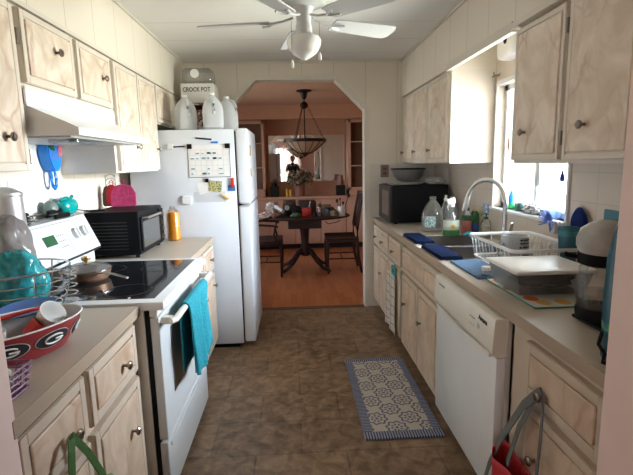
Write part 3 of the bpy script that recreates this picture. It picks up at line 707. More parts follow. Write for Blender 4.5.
# ---------------------------------------------------------------- red football bowl (near left counter)
r = thing('serving_bowl', (-.83, 1.31, .91), 'large oval red serving bowl with black emblem ovals on the left counter', 'bowl')
bc = Vector((-.83, 1.31, .91)); ba = math.radians(58)      # long axis direction
ux = Vector((math.cos(ba), math.sin(ba), 0)); uy = Vector((-math.sin(ba), math.cos(ba), 0))
def bowl_pt(a, q, z): return bc+ux*math.cos(a)*q*.20+uy*math.sin(a)*q*.125+Vector((0, 0, z))
prof_o = [(.0, .002), (.62, .002), (.72, .008), (.86, .045), (.95, .08), (1.0, .098)]
prof_i = [(1.0, .098), (.975, .098), (.92, .08), (.82, .045), (.68, .012), (0, .008)]
def bowl_mesh(prof):
    b = MB(); NN = 48; rings = [[b.bm.verts.new(bowl_pt(2*PI*i/NN, max(q, .002), z)) for i in range(NN)] for q, z in prof]
    for A, B in zip(rings, rings[1:]):
        for i in range(NN): b.bm.faces.new((A[i], A[(i+1) % NN], B[(i+1) % NN], B[i]))
    return b
bowl = bowl_mesh(prof_o).build('bowl_outside', 'bowlred', r, True)
bowl_mesh(prof_i).build('bowl_lining', 'lightgrey', r, True)
MB().tube([bowl_pt(2*PI*i/60, .995, .098) for i in range(60)], .0026, 6, closed=True).build('bowl_rim', 'plastic', r, True)
def decal(aa, wa, col, lift, s=1., hz=.055):
    b = MB(); NN = 28; c = None; ring = []
    def P(da, dz):
        z = hz+dz; 
        q = .72+(z-.008)/.037*.14 if z < .045 else .86+(z-.045)/.035*.09
        n = (ux*math.cos(aa+da)/.20+uy*math.sin(aa+da)/.125).normalized()
        return bowl_pt(aa+da, q, z)+n*lift
    rows = [[b.bm.verts.new(P(wa*s*rr*math.cos(2*PI*i/NN), .024*s*rr*math.sin(2*PI*i/NN))) for i in range(NN)] for rr in (.01, .35, .7, 1.)]
    for A, B in zip(rows, rows[1:]):
        for i in range(NN): b.bm.faces.new((A[i], A[(i+1) % NN], B[(i+1) % NN], B[i]))
    return b, P
for aa in (-1.28, -.52, -2.0, 1.5):
    b, P = decal(aa, .31, 0, .0018, 1.06); e0 = b.build('emblem_border', 'plastic', bowl)
    b, P = decal(aa, .31, 0, .0030); b.build('emblem_oval', 'ink', e0)
    b = MB(); pts = []
    for i in range(15):
        t_ = .55+i*(2*PI-1.1)/14; pts.append(P(.17*math.cos(t_), .0125*math.sin(t_)))
    pts.append(P(.17, -.002)); pts.append(P(.02, -.002))
    n = (ux*math.cos(aa)/.20+uy*math.sin(aa)/.125).normalized()
    b.tube([p+n*.002 for p in pts], .0026, 6); b.build('emblem_letter_g', 'plastic', e0, True)
# contents
tag(MB().lathe((-.875, 1.455, 1.0), [(.0, 0), (.06, 0), (.085, .012), (.088, .014), (.06, .004), (0, .004)], 36, sy=1.25, sx=.9).build('plastic_plate', plain('cornflower_plastic', (.10, .17, .42), .35), None, True), 'translucent blue oval plate laid across the back of the red bowl', 'plate')
def cup(name, c, ax, r0, r1, h, mat, label, cat='cup', ring=0):
    ax = Vector(ax).normalized(); c = Vector(c); b = MB()
    b.tube([c, c+ax*.003, c+ax*h, c+ax*h, c+ax*.006], [r0*.6, r0, r1, r1-.003, r0-.003], 24)
    for i in range(ring): b.tube([c+ax*(h*.25+h*.16*i), c+ax*(h*.25+h*.16*i+.004)], [r0+(r1-r0)*.4+.003]*2, 24)
    return tag(b.build(name, mat, None, True), label, cat)
cup('drinking_cup', (-.79, 1.40, .985), (.45, -.15, .40), .030, .040, .05, 'plastic', 'white plastic cup lying tilted in the red bowl')
cup('ribbed_cup', (-.86, 1.27, .945), (.1, -.1, 1), .02, .026, .06, 'lightgrey', 'white ribbed cup stack standing in the red bowl', ring=4)
cup('scoop_cup', (-.815, 1.345, .955), (.5, .3, .45), .024, .032, .05, 'red', 'red plastic cup tipped on its side in the red bowl')
cup('orange_cup', (-.90, 1.23, .94), (-.1, .0, 1), .03, .036, .075, 'orangep', 'orange-red tumbler at the near end of the red bowl')
cup('foam_cup', (-.945, 1.27, .945), (0, -.05, 1), .028, .034, .10, 'plastic', 'white rounded cup at the far left edge above the red bowl')
tag(MB().tube([(-.92, 1.27, 1.018), (-.86, 1.35, 1.02), (-.80, 1.43, 1.022)], [.010, .012, .008], 10, flat=.5).build('serving_spoon', 'red', None, True), 'red plastic spoon lying across the top of the red bowl', 'spoon')
# small purple basket and tissue
r = thing('mini_basket', (-.745, 1.06, .91), 'small purple mesh plastic basket at the near left counter edge', 'basket')
b = MB()
for k, z in enumerate((.004, .02, .036, .052, .068)):
    g = .8+.045*k
    b.tube([(-.745+.055*g*sx, 1.06+.045*g*sy, .91+z) for sx, sy in ((-1, -1), (0, -1.03), (1, -1), (1.02, 0), (1, 1), (0, 1.03), (-1, 1), (-1.02, 0))], .0028, 6, closed=True)
for i in range(14):
    a = 2*PI*i/14; sx = max(-1, min(1, 1.3*math.cos(a))); sy = max(-1, min(1, 1.3*math.sin(a)))
    b.tube([(-.745+.055*.8*sx, 1.06+.045*.8*sy, .913), (-.745+.055*.98*sx, 1.06+.045*.98*sy, .978)], .0018, 5)
b.build('mesh_sides', 'purple', r, True)
MB().box(-.789, -.701, 1.024, 1.096, .91, .913).build('basket_bottom', 'purple', r); r.location.x += .018; r.location.y += .01
tag(MB().ball((-.742, 1.06, .945), (.04, .034, .028), 0, 4, .7, 6, 4).build('crumpled_tissue', 'paper', None, True), 'crumpled white tissue inside the small purple basket', 'tissue')
b = MB(); b.hexa([(-.86, 1.05, .985), (-.76, 1.05, .987), (-.75, 1.10, .984), (-.86, 1.12, .982), (-.86, 1.05, .988), (-.76, 1.05, .990), (-.75, 1.10, .987), (-.86, 1.12, .985)])
tag(b.build('folded_note', plain('cream_card', (.62, .52, .45), .7)), 'cream folded paper lying on the small purple basket', 'paper')

# ---------------------------------------------------------------- green bag on left knob
def strap(mb, pts, wd, w=.014, th=.0018, m=0):
    """flat webbing along pts; wd = width direction"""
    wd = Vector(wd).normalized(); pts = [Vector(p) for p in pts]
    L = [p-wd*w for p in pts]; R = [p+wd*w for p in pts]; n_ = len(pts)
    for i in range(n_-1):
        t_ = (pts[i+1]-pts[i]).normalized(); nn = wd.cross(t_).normalized()*th
        mb.hexa([L[i]-nn, R[i]-nn, R[i+1]-nn, L[i+1]-nn, L[i]+nn, R[i]+nn, R[i+1]+nn, L[i+1]+nn], m)
r = thing('tote_bag', (-.60, 1.16, .3), 'green fabric bag hanging by its straps from the near left drawer knob', 'bag')
b = MB()
strap(b, [(-.60, 1.085, .48), (-.598, 1.10, .62), (-.605, 1.135, .735), (-.612, 1.155, .757)], (.15, 1, -.35), .013)
strap(b, [(-.612, 1.155, .757), (-.622, 1.175, .757), (-.60, 1.21, .68), (-.59, 1.25, .59), (-.585, 1.29, .48)], (.2, .9, .45), .010)
b.build('strap', 'greenst', r)
b = MB()
def bagfn(y0, y1, x0, x1, z0, z1, wav):
    def f(u, v):
        a = 2*PI*u; cx, cy = (x0+x1)/2, (y0+y1)/2; k = .75+.25*v**.5
        return Vector((cx+(x1-x0)/2*math.cos(a)*k+.006*math.sin(a*5+v*4), cy+(y1-y0)/2*max(-1, min(1, 1.15*math.sin(a)))*k+.006*math.sin(a*7), z0+(z1-z0)*v+.015*math.sin(a*wav)*v))
    return f
b.sheet(bagfn(1.08, 1.34, -.64, -.57, .15, .50, 3), 40, 14)
b.build('bag_body', 'greenst', r, True, .003)
r.location.y -= .045; r.location.x += .016
tag(MB().ball((-.592, 1.23, .51), (.022, .05, .045), 0, 4, .5, 5, 8).build('leafy_bunch', plain('leaf_green', (.05, .2, .02), .5), None, True), 'small green leafy tuft sticking out of the green bag', 'leaves')

# ---------------------------------------------------------------- toaster oven etc. (far left counter)
r = thing('toaster_oven', (-1.07, 2.97, .91), 'black toaster oven on the far left counter facing the aisle', 'toaster oven')
TY0, TY1, TX0, TX1 = 2.72, 3.20, -1.24, -.925
b = MB(); b.box(TX0, TX1, TY0, TY1, .93, 1.19, 0, .008)
for i in range(9): b.box(TX0+.04, TX1-.07, TY0-.002, TY0, .965+.02*i, .970+.02*i, 1)
b.build('oven_case', ['black', plain('vent_black', (.02, .02, .02), .5)], r)
for x in (TX0+.03, TX1-.03):
    for y in (TY0+.03, TY1-.03): MB().cyl((x, y, .91), (x, y, .932), .012).build('foot', 'black', r, True)
d = MB(); d.box(TX1, TX1+.012, TY0+.012, TY1-.10, .95, 1.155, 0, .003); d.box(TX1+.012, TX1+.0135, TY0+.03, TY1-.12, .968, 1.125, 1); gd = d.build('glass_door', ['black', plain('oven_window', (.06, .06, .055), .12)], r)
MB().tube([(TX1+.012, TY0+.05, 1.145), (TX1+.035, TY0+.055, 1.147), (TX1+.035, TY1-.15, 1.147), (TX1+.012, TY1-.145, 1.145)], .0075, 8).build('door_handle', 'steel', gd, True)
d = MB(); d.box(TX1, TX1+.010, TY1-.095, TY1-.005, .945, 1.17, 0, .003); d.build('control_panel', 'black', r)
for z in (.98, 1.03, 1.08, 1.13):
    MB().lathe((TX1+.010, TY1-.05, z), [(.019, 0), (.017, .014), (0, .016)], 18, ax='X').build('control_knob', 'nickel', r, True)
def quilt(name, c, w, h, th, lean, mat, label, cat, yaw=0., loop=True):
    """a flat padded pot holder standing up, leaning back on its neighbour"""
    r = thing(name, c, label, cat, 'pot holders on the toaster oven')
    b = MB(); sh = [(-w/2+.01, 0), (w/2-.01, 0), (w/2, .012), (w/2*.98, h*.62), (w/2*.66, h*.93), (w/2*.3, h), (-w/2*.3, h), (-w/2*.66, h*.93), (-w/2*.98, h*.62), (-w/2, .012)]
    b.prism([(q[0], q[1]) for q in sh], 'Y', -th/2, th/2, 0, .003)
    M4 = Matrix.Translation(Vector(c)) @ Matrix.Rotation(yaw, 4, 'Z') @ Matrix.Rotation(lean, 4, 'X')
    bmesh.ops.transform(b.bm, matrix=M4, verts=b.bm.verts); b.build('padded_body', mat, r, True)
    if loop:
        b = MB(); b.tube([M4 @ Vector(p) for p in ((-.008, 0, h-.002), (-.013, 0, h+.02), (0, 0, h+.033), (.013, 0, h+.02), (.008, 0, h-.002))], .003, 6); b.build('hanging_loop', mat, r, True)
quilt('pot_holder', (-1.138, 3.09, 1.193), .165, .145, .014, -.10, 'pinkq', 'pink quilted pot holder standing at the front on the toaster oven', 'pot holder')
quilt('pot_holder', (-1.222, 3.115, 1.193), .07, .145, .016, -.06, plain('red_quilt', (.60, .02, .05), .8), 'red pot holder directly left of the pink one on the toaster oven', 'pot holder')
quilt('oven_mitt', (-1.252, 3.14, 1.193), .08, .135, .02, -.04, 'brown', 'dark brown oven mitt leftmost of the three on the toaster oven', 'oven mitt', loop=False)
tag(MB().tube([(-1.25, 2.75, 1.195), (-1.20, 2.76, 1.196), (-1.15, 2.80, 1.197), (-1.19, 2.83, 1.197), (-1.235, 2.80, 1.197), (-1.285, 2.74, 1.21), (-1.30, 2.70, 1.19)], .004, 6).build('power_cord', 'black', None, True), 'black power cord lying over the toaster oven top', 'cord')
r = thing('wall_rack', (-1.295, 3.32, 1.31), 'white wire rack with curved loops on the wall above the toaster oven', 'rack')
b = MB()
for k in range(3): b.tube([(-1.303, 3.24+.17*i/10+.0, 1.385-.03*k+.022*math.sin(PI*i/10)) for i in range(11)], .0025, 5)
b.tube([(-1.303, 3.24, 1.31), (-1.303, 3.24, 1.40)], .0025, 5); b.tube([(-1.303, 3.41, 1.31), (-1.303, 3.41, 1.40)], .0025, 5); b.build('wire_frame', 'grey', r, True)
r = thing('juice_bottle', (-.893, 3.36, .91), 'clear bottle of orange juice beside the toaster oven', 'bottle')
jp = (-.893, 3.36, .91)
MB().lathe(jp, [(.038, .003), (.046, .01), (.046, .19), (.034, .21), (0, .21)], 24).build('juice', 'orange', r, True)
MB().lathe(jp, [(.040, 0), (.048, .008), (.048, .20), (.036, .225), (.022, .236), (.022, .245)], 24).build('bottle_shell', 'glass', r, True)
MB().lathe(jp, [(.018, .236), (.018, .255), (0, .256)], 20).build('bottle_cap', 'plasticclear', r, True)

# ---------------------------------------------------------------- refrigerator
r = thing('refrigerator', (-.8, 3.83, 0), 'white top-freezer refrigerator beside the dining room opening', 'refrigerator')
FY0, FY1 = 3.485, 4.20
MB().box(-1.22, -.435, FY0, FY1, .035, 1.715, 0, .006).build('fridge_body', 'fridge', r, True)
MB().box(-1.18, -.47, FY0+.02, FY1-.02, 0, .035).build('toe_grille', 'black', r)
MB().box(-.435, -.425, FY0+.006, FY1-.006, .05, 1.70).build('door_gasket', 'gap', r)
def fdoor(z0, z1):
    return MB().box(-.425, -.335, FY0, FY1, z0, z1, 0, .016, 4).build('door', 'fridge', r, True)
d1 = fdoor(1.155, 1.722); d2 = fdoor(.045, 1.143)
MB().box(-.40, -.337, FY0-.004, FY0+.05, 1.155, 1.168, 0, .003).build('door_handle', 'lightgrey', d1)
MB().box(-.40, -.337, FY0-.004, FY0+.05, 1.130, 1.143, 0, .003).build('door_handle', 'lightgrey', d2)
tag(MB().tube([(-.3335, 3.60+.02*i, 1.20+.36*math.sin(i*.7)**2*.0+.02*i) for i in range(2)], .002, 5).build('magnet_strip', 'gold', None, True), 'tiny brass-coloured magnet on the freezer door', 'magnet') if False else None
tag(MB().box(-.335, -.330, 3.60, 3.66, 1.52, 1.60, 0, .001).build('photo_magnet', 'gold'), 'small gold-toned magnet on the freezer door front', 'magnet')
tag(MB().box(-.335, -.330, 3.59, 3.64, 1.36, 1.42, 0, .001).build('photo_magnet', 'gold'), 'small gold-toned magnet lower on the freezer door front', 'magnet')
FS = FY0
def onside(name, x0, x1, z0, z1, mat, label, cat, th=.002, off=0., ang=0., bev=0.):
    b = MB(); b.box(x0, x1, FS-off-th, FS-off, z0, z1, 0, bev)
    if ang:
        c = Vector(((x0+x1)/2, FS, (z0+z1)/2)); bmesh.ops.rotate(b.bm, cent=c, matrix=Matrix.Rotation(ang, 3, 'Y'), verts=b.bm.verts)
    return tag(b.build(name, mat), label, cat)
r = thing('wall_calendar', (-.625, FS-.002, 1.36), 'white month calendar held on the refrigerator side by square magnets', 'calendar')
MB().box(-.78, -.475, FS-.0025, FS, 1.365, 1.60).build('calendar_sheet', 'paper', r)
b = MB()
for i in range(8): b.box(-.772+.0414*i, -.7705+.0414*i, FS-.0032, FS-.0025, 1.375, 1.565)
for i in range(6): b.box(-.772, -.482, FS-.0032, FS-.0025, 1.375+.038*i, 1.3762+.038*i)
b.build('calendar_grid', 'lightgrey', r)
b = MB()
random.seed(3)
for i in range(26):
    x = -.765+.0414*random.randrange(7); z = 1.380+.038*random.randrange(5); ww = random.uniform(.012, .034); b.box(x, x+ww, FS-.0034, FS-.0025, z+.004, z+.009+random.random()*.01)
b.build('handwriting', plain('teal_ink', (.15, .35, .42), .7), r)
b = MB(); b.box(-.783, -.780, FS-.003, FS, 1.365, 1.60); b.box(-.475, -.472, FS-.003, FS, 1.365, 1.60); b.box(-.783, -.472, FS-.003, FS, 1.362, 1.366); b.build('calendar_border', 'ink', r)
onside('square_magnet', -.785, -.750, 1.575, 1.61, 'black', 'black square magnet at the top left corner of the calendar', 'magnet', .006, .0035)
onside('square_magnet', -.505, -.468, 1.575, 1.61, 'black', 'black square magnet at the top right corner of the calendar', 'magnet', .006, .0035)
onside('marker_pen', -.72, -.60, 1.642, 1.654, 'ink', 'dark pen clipped on the refrigerator side above the calendar', 'pen', .008, 0, .10, .002)
onside('blue_magnet', -.605, -.555, 1.612, 1.627, 'blue', 'blue strip magnet at the top middle of the calendar', 'magnet', .005, 0, 0, .001)
onside('clip_magnet', -.93, -.885, 1.575, 1.615, 'white', 'white clip magnet left of the calendar', 'magnet', .012, 0, .05, .004)
onside('pen_magnet', -.885, -.80, 1.588, 1.598, 'ink', 'black slim pen beside the white clip magnet', 'pen', .008, 0, -.04, .002)
onside('round_magnet', -.665, -.64, 1.325, 1.355, 'black', 'black magnet just below the calendar holding cards', 'magnet', .010, .0035, 0, .003)
onside('greeting_card', -.725, -.60, 1.245, 1.335, 'paper', 'white card tilted under the black magnet on the refrigerator', 'card', .002, 0, -.25)
onside('floral_card', -.64, -.545, 1.255, 1.335, 'flora', 'dark floral card overlapping the white card on the refrigerator', 'card', .002, .0028, .12)
onside('photo_strip', -.50, -.425-.018, 1.255, 1.30, plain('blue_card', (.05, .16, .42), .5), 'small blue and white card on the refrigerator edge', 'card', .002, 0)
onside('bottle_magnet', -.475, -.45, 1.28, 1.355, 'red', 'red and black bottle-shaped magnet right below the calendar', 'magnet', .010, .0025, 0, .004)
onside('yellow_clip', -.555, -.49, 1.205, 1.222, 'yellow', 'yellow clip slanting beside the floral card', 'clip', .008, .005, .55, .003)
onside('paper_sheet', -.75, -.52, 1.175, 1.255, plain('faint_paper', (.60, .63, .66), .7, var=.05), 'pale blank sheet hanging low on the refrigerator side', 'paper', .0012, 0)
onside('paper_clip', -.845, -.775, 1.165, 1.225, 'white', 'white magnetic clip at the lower left of the refrigerator side', 'clip', .014, 0, .1, .004)

# jugs on top
def jug(c, label, rot=0.):
    r = thing('milk_jug', c, label, 'jug', 'empty milk jugs on the refrigerator')
    b = MB(); x, y, z = 0, 0, 0
    rings = []; NN = 32
    for q, h, sq in ((.060, 0, 5), (.074, .012, 5), (.076, .13, 5), (.072, .165, 4), (.060, .20, 3), (.036, .23, 2.3), (.020, .245, 2), (.020, .258, 2)):
        ring = []
        for i in range(NN):
            a = 2*PI*i/NN; ca, sa = math.cos(a), math.sin(a); k = (abs(ca)**sq+abs(sa)**sq)**(-1/sq)
            ring.append(b.bm.verts.new((q*k*ca, q*k*sa, h)))
        rings.append(ring)
    for A, B in zip(rings, rings[1:]):
        for i in range(NN): b.bm.faces.new((A[i], A[(i+1) % NN], B[(i+1) % NN], B[i]))
    b.bm.faces.new(rings[0][::-1])
    Mx = Matrix.Translation(Vector(c)) @ Matrix.Rotation(rot, 4, 'Z')
    bmesh.ops.transform(b.bm, matrix=Mx, verts=b.bm.verts); b.build('jug_body', 'milk', r, True)
    b = MB(); b.tube([Mx @ Vector(p) for p in ((0, -.022, .238), (0, -.062, .222), (0, -.078, .18), (0, -.076, .13), (0, -.070, .11))], .013, 10); b.build('jug_handle', 'milk', r, True)
    b = MB(); b.cyl(Mx @ Vector((0, 0, .252)), Mx @ Vector((0, 0, .268)), .022, 0, 20); b.build('jug_cap', 'plastic', r, True)
jug((-.815, 3.64, 1.716), 'milky empty gallon jug leftmost on top of the refrigerator', .5)
jug((-.60, 3.60, 1.723), 'milky empty gallon jug front right on top of the refrigerator', .25)
jug((-.52, 3.80, 1.723), 'milky empty gallon jug behind the others at the right edge of the refrigerator top', 1.3)
r = thing('appliance_box', (-.79, 4.10, 1.716), 'white printed slow cooker box behind the jugs on the refrigerator', 'box')
MB().box(-.915, -.645, 3.97, 4.22, 1.716, 2.125, 0, .003).build('carton', 'card', r)
RF = frame3((1, 0, 0), (0, 0, 1))
MB().box(-.885, -.675, 3.968, 3.9702, 1.74, 1.97).build('printed_photo', 'cardphoto', r)
text('CROCK POT', .050, 'ink', r, (-.785, 3.9685, 2.075), RF, sx=.80)
MB().lathe((-.79, 3.9685, 1.93), [(.07, -.001), (.07, 0), (0, 0)], 24, ax='Y', sy=.3).build('printed_lid', 'black', r)
r = thing('plastic_container', (-.79, 4.09, 2.14), 'clear plastic clamshell with round white sticker on top of the slow cooker box', 'container')
MB().box(-.915, -.655, 4.0, 4.2, 2.127, 2.26, 0, .04, 4).build('container_shell', 'bagshell', r, True)
MB().lathe((-.80, 4.0, 2.21), [(.036, -.003), (.036, -.001), (0, -.0005)], 24, ax='Y').build('round_sticker', 'plastic', r)
tag(MB().ball((-.968, 4.1, 1.80), (.03, .10, .08), 0, 3, .3, 4, 3).build('cloth_bundle', 'ink', None, True), 'dark bundle squeezed beside the slow cooker box', 'cloth') if False else None

# ---------------------------------------------------------------- ceiling fan
fx, fy = .07, 2.32
r = thing('ceiling_fan', (fx, fy, CEIL), 'white five-blade ceiling fan with opal glass light', 'ceiling fan')
MB().lathe((fx, fy, 0), [(.085, CEIL-.001), (.085, CEIL-.03), (.115, CEIL-.05), (.12, CEIL-.12), (.10, CEIL-.19), (.05, CEIL-.205), (.036, CEIL-.24), (.034, CEIL-.275)], 36).build('motor_housing', 'fanw', r, True)
b = MB()
for i in range(16):
    a = 2*PI*i/16; b.box(fx+.1195*math.cos(a)-.004, fx+.1195*math.cos(a)+.004, fy+.1195*math.sin(a)-.004, fy+.1195*math.sin(a)+.004, CEIL-.105, CEIL-.065)
b.build('housing_slots', 'grey', r)
MB().lathe((fx, fy, 0), [(.034, CEIL-.27), (.040, CEIL-.29), (.040, CEIL-.32), (.058, CEIL-.335)], 30).build('light_fitter', 'fanw', r, True)
MB().lathe((fx, fy, 0), [(.056, CEIL-.333), (.076, CEIL-.338), (.083, CEIL-.355), (.079, CEIL-.382), (.058, CEIL-.412), (.027, CEIL-.434), (.008, CEIL-.442), (.0, CEIL-.446)], 36).build('glass_globe', 'globe', r, True)
BZ = CEIL-.265
for deg in (97, 169, 241, 313, 25):
    a = math.radians(deg); Rz = Matrix.Translation((fx, fy, BZ)) @ Matrix.Rotation(a, 4, 'Z')
    b = MB(); b.tube([(.05, 0, .02), (.10, 0, .005), (.15, 0, -.002)], [.011, .009, .012], 8, flat=.6)
    b.tube([(.15, 0, -.004), (.175, .022, -.006), (.21, .03, -.006)], .006, 6); b.tube([(.15, 0, -.004), (.175, -.022, -.006), (.21, -.03, -.006)], .006, 6)
    bmesh.ops.transform(b.bm, matrix=Rz, verts=b.bm.verts); br_ = b.build('blade_bracket', 'fanw', r, True)
    b = MB(); out = [(.16, -.045), (.20, -.052), (.47, -.066), (.505, -.062), (.52, -.04), (.522, .04), (.505, .062), (.47, .066), (.20, .052), (.16, .045)]
    b.prism(out, 'Z', -.003, .003)
    bmesh.ops.transform(b.bm, matrix=Rz @ Matrix.Translation((0, 0, .004)) @ Matrix.Rotation(math.radians(-12), 4, 'X'), verts=b.bm.verts); b.build('blade', 'fanw', r)
for dx, dy, L in ((-.060, -.058, .20), (.072, -.05, .165)):
    b = MB(); b.cyl((fx+dx, fy+dy, CEIL-.28), (fx+dx, fy+dy, CEIL-.31-L+.03), .0013, 0, 6); pc_ = b.build('pull_chain', 'nickel', r)
    z = CEIL-.28-L
    MB().lathe((fx+dx, fy+dy, z-.012), [(.0, 0), (.008, .004), (.009, .02), (.005, .035), (.002, .04)], 12).build('chain_pull', 'white', pc_, True)

# ---------------------------------------------------------------- dishwasher
r = thing('dishwasher', (1.05, 1.925, 0), 'white built-in dishwasher with almond control panel under the right counter', 'dishwasher')
DA, DB = 1.592, 2.32
MB().box(.79, 1.35, DA, DB, .09, .865).build('dishwasher_tub', 'warmwhite', r)
MB().box(.83, 1.35, DA, DB, 0, .09).build('toe_panel', 'black', r)
MB().box(.752, .79, DA+.004, DB-.004, .11, .70, 0, .006).build('door_panel', 'white', r, True)
b = MB(); prof = [(.79, .705), (.752, .705), (.738, .715), (.735, .73), (.742, .85), (.75, .858), (.79, .858)]
b.prism([(p[0], p[1]) for p in prof], 'Y', DA+.004, DB-.004); cp = b.build('control_panel', 'warmwhite', r, True, angle=50)
MB().tube([(.744, DA+.30-.28+.02, .700), (.742, DA+.39, .690), (.744, DB-.04, .700)], .007, 8).build('handle_lip', 'warmwhite', cp, True)
RD = frame3((0, -1, 0), (.05, 0, 1))
text('Amana', .030, 'ink', cp, (.7385, 1.70, .82), RD)
b = MB()
for i in range(6): b.box(.7365, .7395, 1.78+.02*(i % 3), 1.788+.02*(i % 3), .765+.03*(i//3), .769+.03*(i//3))
b.box(.738, .741, 2.17, 2.25, .818, .826); b.build('button_marks', 'grey', cp)
b = MB(); b.lathe((.7385, 1.74, .78), [(.012, 0), (.012, -.002), (0, -.002)], 20, ax='X'); b.build('cycle_button', 'lightgrey', cp, True)

# ---------------------------------------------------------------- sink and faucet
r = thing('kitchen_sink', (1.05, 2.81, .80), 'double-bowl stainless sink set in the right counter', 'sink')
b = MB()
X0, X1, YA, YC, YM, ZB = .838, 1.242, 2.403, 3.215, 2.80, .76
for x0, x1, y0, y1 in ((X0-.018, X0+.008, YA-.018, YC+.018), (X1-.008, X1+.018, YA-.018, YC+.018), (X0, X1, YA-.018, YA+.008), (X0, X1, YC-.008, YC+.018)): b.box(x0, x1, y0, y1, .910, .914, 0, .0015)
b.box(X0, X1, YM-.014, YM+.014, .898, .912, 0, .004); b.build('sink_rim', 'steel', r)
for y0, y1 in ((YA+.004, YM-.012), (YM+.012, YC-.004)):
    b = MB(); t_ = .002
    b.box(X0+.004, X1-.004, y0, y1, ZB, ZB+t_); b.box(X0+.004, X0+.004+t_, y0, y1, ZB, .908); b.box(X1-.004-t_, X1-.004, y0, y1, ZB, .908); b.box(X0+.004, X1-.004, y0, y0+t_, ZB, .908); b.box(X0+.004, X1-.004, y1-t_, y1, ZB, .908)
    bo = b.build('sink_bowl', 'sinkst', r)
    MB().lathe(((X0+X1)/2, (y0+y1)/2, ZB+t_), [(.04, .0), (.042, .003), (.03, .001), (0, .0005)], 24).build('drain', 'steel', bo, True)
r = thing('faucet', (1.29, 2.80, .91), 'tall chrome gooseneck faucet at the back of the sink', 'faucet')
FX, FYc = 1.295, 2.72
pts = [(FX, FYc, .93), (FX, FYc, 1.0), (FX, FYc, 1.18)]
tipx, tipy = 1.12, 2.88
for i in range(11):
    a = PI*i/10*0.93; k = (1-math.cos(a))/2
    pts.append((FX+(tipx-FX)*k, FYc+(tipy-FYc)*k, 1.20+.125*math.sin(a)))
pts.append((tipx-.012, tipy+.010, 1.145)); 
MB().lathe((FX, FYc, .9105), [(.032, 0), (.032, .006), (.024, .012), (.020, .05), (.018, .10), (.014, .13)], 24).build('faucet_base', 'steel', r, True)
MB().tube(pts, .0145, 14).build('spout', 'steel', r, True)
e = Vector(pts[-1]); q = Vector(pts[-2]); dd = (e-q).normalized(); MB().tube([q, q+dd*.02, e+dd*.02], [.014, .016, .0175], 14).build('spray_head', 'steel', r, True)
MB().tube([(FX, FYc-.018, .99), (FX+.0, FYc-.075, 1.0), (FX+.0, FYc-.10, 1.075)], [.012, .011, .008], 10).build('lever', 'steel', r, True)
# folded navy cloths
def folded(c, w, d, rot, label, sd):
    x, y, z = c; b = MB()
    for k in range(3):
        b.box(-w/2+.004*k, w/2-.003*k, -d/2+.003*k, d/2, .0055*k, .0055*k+.0065, 0, .0025)
    bmesh.ops.transform(b.bm, matrix=Matrix.Translation((x, y, z)) @ Matrix.Rotation(rot, 4, 'Z'), verts=b.bm.verts)
    return tag(b.build('folded_cloth', 'navy', None, True), label, 'cloth', 'navy cloths on the sink edge')
folded((.852, 3.07, .9145), .13, .36, .0, 'navy folded cloth over the sink front edge nearer the microwave', 1)
folded((.852, 2.58, .9145), .13, .38, .0, 'navy folded cloth over the sink front edge nearer the dishwasher', 2)

# ---------------------------------------------------------------- microwave and things on it
r = thing('microwave_oven', (1.12, 4.1, .91), 'black microwave in the far right corner under the wall cabinets', 'microwave')
MX0, MX1, MY0, MY1 = .842, 1.33, 3.86, 4.36
MB().box(MX0, MX1, MY0, MY1, .925, 1.245, 0, .006).build('microwave_case', 'black', r)
d = MB(); d.box(MX0-.022, MX0, MY0+.002, MY1-.12, .93, 1.24, 0, .004); d.box(MX0-.0235, MX0-.022, MY0+.05, MY1-.17, .98, 1.20, 1); gd = d.build('microwave_door', ['bronze', plain('micro_window', (.10, .07, .055), .1)], r)
d = MB(); d.box(MX0-.022, MX0, MY1-.118, MY1, .93, 1.24, 0, .004); d.build('keypad', 'bronze', r)
for x in (MX0+.04, MX1-.04):
    for y in (MY0+.04, MY1-.04): MB().cyl((x, y, .91), (x, y, .927), .012).build('foot', 'black', r)
r = thing('mixing_bowl', (1.0, 4.05, 1.245), 'metal mixing bowl with dark rim on top of the microwave', 'bowl')
MB().lathe((1.02, 4.03, 1.272), [(.055, 0), (.095, .012), (.130, .05), (.147, .105), (.150, .107), (.140, .102), (.12, .045), (.085, .016), (0, .006)], 36).build('bowl_body', plain('pewter', (.20, .19, .18), .35, .5), r, True)
MB().lathe((1.02, 4.03, 1.272), [(.147, .105), (.155, .11), (.155, .116), (.145, .112)], 36, cap=False).build('bowl_rim', 'black', r, True)
tag(MB().lathe((1.02, 4.03, 1.2465), [(.10, 0), (.13, .006), (.13, .010), (.09, .026), (.05, .0255), (0, .024)], 32).build('serving_plate', 'grey', None, True), 'dark plate under the metal mixing bowl on the microwave', 'plate')
tag(MB().ball((1.24, 3.98, 1.278), (.085, .05, .032), 0, 4, .4, 4, 6).build('snack_bag', 'lightgrey', None, True), 'crumpled pale bag right of the metal bowl on the microwave', 'bag')
tag(MB().box(.86, .96, 4.0, 4.15, 1.247, 1.256).build('folded_napkin', 'grey'), 'small grey napkin at the front corner of the microwave top', 'napkin')
r = thing('wall_outlet', (.89, Y1-.01, 1.30), 'brown wall outlet plate behind the metal bowl', 'outlet')
MB().box(.845, .925, Y1-.012, Y1-.0045, 1.30, 1.42, 0, .003).build('cover_plate', plain('plate_brown', (.22, .17, .14), .5), r)
MB().box(.868, .902, Y1-.014, Y1-.012, 1.325, 1.352).build('socket', 'brown', r); MB().box(.868, .902, Y1-.014, Y1-.012, 1.368, 1.395).build('socket', 'brown', r)

